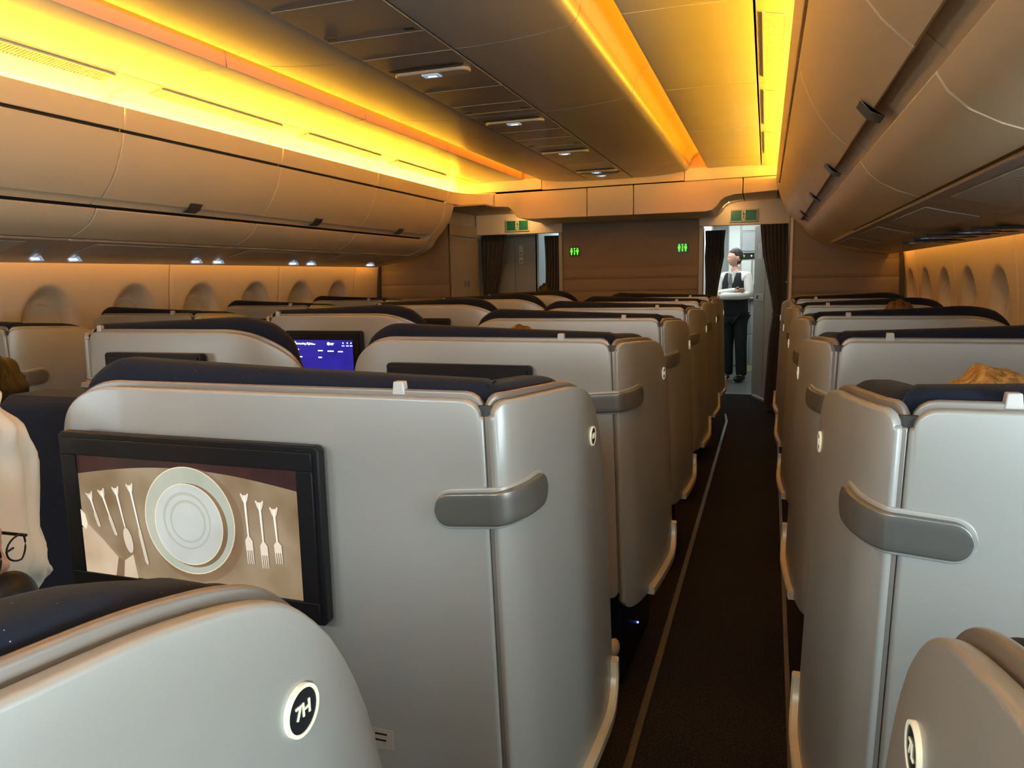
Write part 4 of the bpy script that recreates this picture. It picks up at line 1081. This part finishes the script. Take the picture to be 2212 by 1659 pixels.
skin_obj('shirt', sn, [(0, 1), (1, 2), (2, 3), (3, 4), (3, 5), (5, 6), (6, 7), (7, 8), (8, 9), (9, 10), (3, 11), (11, 12), (12, 13), (13, 14), (14, 15), (15, 16)], M_SHIRT, st)
# vest: lofted torso tube with a V opening
vm = MB(); rings = []
for z, a_, b_2 in ((.90, .172, .138), (.95, .172, .142), (1.02, .168, .138), (1.12, .165, .133), (1.25, .182, .138), (1.34, .182, .132), (1.42, .165, .115), (1.455, .12, .095)):
    ring = []
    for q in range(48):
        t = 2 * PI * q / 48; x = a_ * math.cos(t); y = b_2 * math.sin(t)
        ring.append((x, y, z + (.02 if z > 1.4 else 0) * abs(math.cos(t))))
    rings.append(ring)
b0 = len(vm.v)
for r_ in rings: vm.v += r_
for i in range(len(rings) - 1):
    for j in range(48):
        kq = (j + 1) % 48; t = 2 * PI * (j + .5) / 48
        x = math.cos(t); zc = (rings[i][0][2] + rings[i + 1][0][2]) / 2
        if math.sin(t) < 0 and zc > 1.2 and abs(x) < (zc - 1.2) * 1.6: continue
        if zc > 1.28 and abs(x) > .93: continue
        vm.face((b0 + i * 48 + j, b0 + i * 48 + kq, b0 + (i + 1) * 48 + kq, b0 + (i + 1) * 48 + j))
vo = vm.build('vest', M_VEST, st, angle=180); sd_ = vo.modifiers.new('solidify', 'SOLIDIFY'); sd_.thickness = .008; sd_.offset = 1
sb = vo.modifiers.new('subsurf', 'SUBSURF'); sb.levels = 1; sb.render_levels = 1
tn = [(0, 0, .93, .13, .105), (.085, 0, .86, .104), (.10, -.01, .50, .085), (.108, .01, .12, .078), (.11, .01, .07, .076), (-.085, 0, .86, .104), (-.10, -.01, .50, .085), (-.102, .01, .12, .078), (-.104, .01, .07, .076)]
skin_obj('trousers', tn, [(0, 1), (1, 2), (2, 3), (3, 4), (0, 5), (5, 6), (6, 7), (7, 8)], M_TROU, st)
a = MB(); a.ring_loft([[(ra * math.cos(2 * PI * q / 36), rb * math.sin(2 * PI * q / 36), z_) for q in range(36)] for z_, ra, rb in ((.80, .165, .125), (.86, .172, .132), (.93, .166, .132), (1.0, .160, .128))])
a.build('waistband', M_TROU, st, angle=180)
for sx in (1, -1):
    a = MB(); a.sphere((sx * .118, -.06, .048), (.048, .14, .046), 20, 12, lambda d, p: Vector((p.x, p.y, max(p.z, -.045)))); a.build('shoe', M_SHOE, st)
a = MB(); a.prism([(-.016, 1.455), (.016, 1.455), (.030, 1.27), (0, 1.235), (-.030, 1.27)], -.142, -.130, lambda u, v, q: (u, q, v)); a.build('tie', M_TIE, st, bevel=.004)
for sx in (-1, 1):
    a = MB(); a.prism([(sx * .004, 1.475), (sx * .062, 1.515), (sx * .075, 1.46), (sx * .03, 1.425)][::sx], -.105, -.092, lambda u, v, q: (u, q - abs(u) * -.5, v)); a.build('collar', M_SHIRT, st, bevel=.003)

def passenger(loc, label, hairm, hc=(0, .0, 1.15), hyaw=0, htilt=0, hs=1.0, cloth=M_CUSH, grow=1.12, low=-.6, seed=1, rough=.004, legs=True):
    r = thing('person', label, 'person', loc)
    hx, hy, hz_ = hc; sz = hz_ - .30
    nd = [(hx, hy - .0, .62, .12, .09), (hx, hy - .03, .78, .115, .085), (hx, hy - .03, sz, .14, .09), (hx, hy - .01, sz + .12, .056), (hx, hy, hz_ - .08, .052),
          (hx + .16, hy - .02, sz - .02, .055), (hx + .20, hy + .04, .72, .042), (hx + .17, hy + .26, .68, .033), (hx - .16, hy - .02, sz - .02, .055), (hx - .20, hy + .04, .72, .042), (hx - .17, hy + .26, .68, .033),
          (hx + .09, hy + .10, .60, .085), (hx + .10, hy + .42, .60, .065), (hx + .10, hy + .48, .18, .045), (hx - .09, hy + .10, .60, .085), (hx - .10, hy + .42, .60, .065), (hx - .10, hy + .48, .18, .045)]
    ed = [(0, 1), (1, 2), (2, 3), (3, 4), (2, 5), (5, 6), (6, 7), (2, 8), (8, 9), (9, 10), (0, 11), (11, 12), (12, 13), (0, 14), (14, 15), (15, 16)]
    n3 = list(nd); e3 = list(ed)
    hand_nodes(nd[7][:3], (0, 1, -.15), (0, 0, -1), n3, e3, 7, 1); hand_nodes(nd[10][:3], (0, 1, -.15), (0, 0, -1), n3, e3, 10, -1)
    finish_body(r, n3, e3, hc, hyaw, htilt, hs)
    h = MB(); hair_cap(h, hc, hyaw, htilt, hs, grow=grow, front=.35, low=low, rough=rough, seed=seed); ho = h.build('hair', hairm, r, angle=180)
    tn_ = [(hx, hy - .0, .64, .145, .115), (hx, hy - .03, .78, .14, .11), (hx, hy - .03, sz, .155, .11), (hx, hy - .02, sz + .085, .07), (hx + .165, hy - .02, sz - .02, .07), (hx + .205, hy + .04, .72, .056), (hx + .172, hy + .23, .685, .046),
           (hx - .165, hy - .02, sz - .02, .07), (hx - .205, hy + .04, .72, .056), (hx - .172, hy + .23, .685, .046)]
    skin_obj('sweater', tn_, [(0, 1), (1, 2), (2, 3), (2, 4), (4, 5), (5, 6), (2, 7), (7, 8), (8, 9)], cloth, r)
    ln_ = [(hx, hy + .0, .61, .14, .11), (hx + .09, hy + .12, .60, .095), (hx + .10, hy + .42, .60, .078), (hx + .10, hy + .48, .14, .06), (hx - .09, hy + .12, .60, .095), (hx - .10, hy + .42, .60, .078), (hx - .10, hy + .48, .14, .06)]
    skin_obj('trousers', ln_, [(0, 1), (1, 2), (2, 3), (0, 4), (4, 5), (5, 6)], M_TROU, r)
    return r, ho

# blond passenger in front of the 6L shell
pb, hb_ = passenger((.41, 1.62, -.012), 'passenger with blond hair, only the crown showing over the navy padding on the right', M_BLOND, hc=(0, 0, 1.132), hs=1.13, grow=1.13, low=-.8, seed=5, rough=.0035)
stm = MB(); rnd = random.Random(4)
for k_ in range(130):
    a0 = rnd.uniform(-.9, .9); fx = rnd.uniform(.2, 1)
    p = []
    for q in range(7):
        t = q / 6; ang = a0 * (.25 + .95 * t); yy = -.02 - .085 * math.sin(t * 1.5) * fx
        rr = .142 + rnd.uniform(-.001, .0015) + .002 * math.sin(9 * t + k_)
        p.append((math.sin(ang) * rr * (.70 + .05 * t) * 1.0, yy, 1.132 + math.cos(ang) * rr * (1.02 - .25 * fx * t)))
    stm.tube(p, .0016, 5, True)
for k_ in range(30):
    a0 = rnd.uniform(-1.15, -.5) if k_ < 22 else rnd.uniform(.5, 1.1); p = []
    for q in range(6):
        t = q / 5; rr = .138 + t * rnd.uniform(.01, .022); ang = a0 * (1 + .35 * t)
        p.append((math.sin(ang) * rr * .8, -.03 - .03 * t, 1.125 + math.cos(ang) * rr))
    stm.tube(p, .0006, 4, True)
stm.build('hair_strands', M_BLOND, hb_)
passenger((.62, 4.05, 0), 'passenger with thinning brown hair, head top just above a seat on the right', M_BROWNH, hc=(0, 0, 1.185), hs=1.0, grow=1.09, low=-.5, seed=8, htilt=.1)
passenger((-.90, 2.75, 0), 'passenger whose tuft of brown hair just shows above the 5H seat', M_BROWNH, hc=(0, 0, 1.148), hs=1.0, grow=1.08, low=-.6, seed=9)
passenger((-2.09, 7.2, 0), 'passenger with dark brown hair above the foremost seat of the far aisle column', M_DARKH, hc=(0, 0, 1.265), hs=1.0, grow=1.1, low=-.6, seed=10)
passenger((-2.235, 1.62, 0), 'passenger with short black hair seen from behind at the left picture edge', M_DARKH, hc=(0, 0, 1.125), hs=1.0, grow=1.12, low=-.62, seed=11, hyaw=.4)

# passenger beside the pillow at the left edge, with headphones and glasses
pg, hg = passenger((-1.245, .765, 0), 'passenger with black headphones and glasses at the left picture edge', M_DARKH, hc=(0, 0, 1.045), hs=1.0, grow=1.08, low=-.1, seed=12, hyaw=math.radians(-65), cloth=M_CUSH)
a = MB(); a.sphere((.142, .02, .972), (.036, .040, .052), 28, 18); ec = a.build('headphone_cup', M_BLACK, pg)
a = MB(); a.tube([(.142, -.0225, .962), (.155, -.017, .963), (.165, -.008, .969), (.171, .002, .979)], .0018, 6); a.build('headphone_mark', M_STEEL, ec)
a = MB(); a.tube([(.125, .02, .985), (.10, -.06, .95), (.02, -.11, .93), (-.06, -.09, .93)], .008, 8); a.build('headphone_band', M_BLACK, pg)
a = MB()
Rg = Matrix.Rotation(math.radians(-65), 3, 'Z')
def gl(x, y, z): q = Rg @ Vector((x, y, z)); return (q.x, q.y, q.z + 1.045)
for sx in (-1, 1):
    a.tube([gl(sx * .078, -.02, .012), gl(sx * .078, .06, .006), gl(sx * .066, .112, .002)], .0028, 6)
    a.tube([gl(sx * .036 + .028 * math.cos(t), .116 - .006 * abs(math.cos(t)), -.008 + .021 * math.sin(t)) for t in [2 * PI * q / 20 for q in range(21)]], .0016, 6)
a.tube([gl(-.01, .12, .0), gl(.01, .12, .0)], .0018, 6)
a.build('glasses', M_BLACK, pg)

# pillow
pl = MB()
def pil(d, p):
    x, y, z = p
    sgn = lambda v: -1 if v < 0 else 1
    zz = sgn(d.z) * abs(d.z) ** .55 * .24; xx = sgn(d.x) * abs(d.x) ** .6 * .15
    yy = y * (1 - .5 * abs(d.z) ** 4) + .012 * math.sin(9 * d.z + 3 * d.x) + .007 * math.sin(17 * d.x - 6 * d.z)
    xx += .010 * math.sin(8 * d.z + 1) + .006 * math.sin(19 * d.z)
    return Vector((xx, yy, zz))
pl.sphere((0, 0, 0), (.16, .07, .26), 64, 48, pil)
po = pl.build('pillow', M_LINEN, angle=180); po.location = (-1.415, .93, 1.045); po.rotation_euler = (math.radians(-3), math.radians(-3), math.radians(93))
tag(po, 'crumpled white pillow standing on edge at the left picture edge', 'pillow')

# foot of a stretched-out passenger beside the 6H shell
r = thing('shoe', 'small pale shoe poking out past the lower edge of the 6H shell', 'shoe', (-.375, 1.93, .43))
a = MB(); a.sphere((-.004, 0, -.004), (.018, .042, .024), 20, 12); a.build('upper', M_SKIN2, r)
a = MB(); a.tube([(-.005, -.03, -.02), (-.02, -.06, -.07), (-.05, -.1, -.16)], [.025, .028, .03], 12); a.build('sock', M_VEST, r)

# small printed label low on the 6H shell
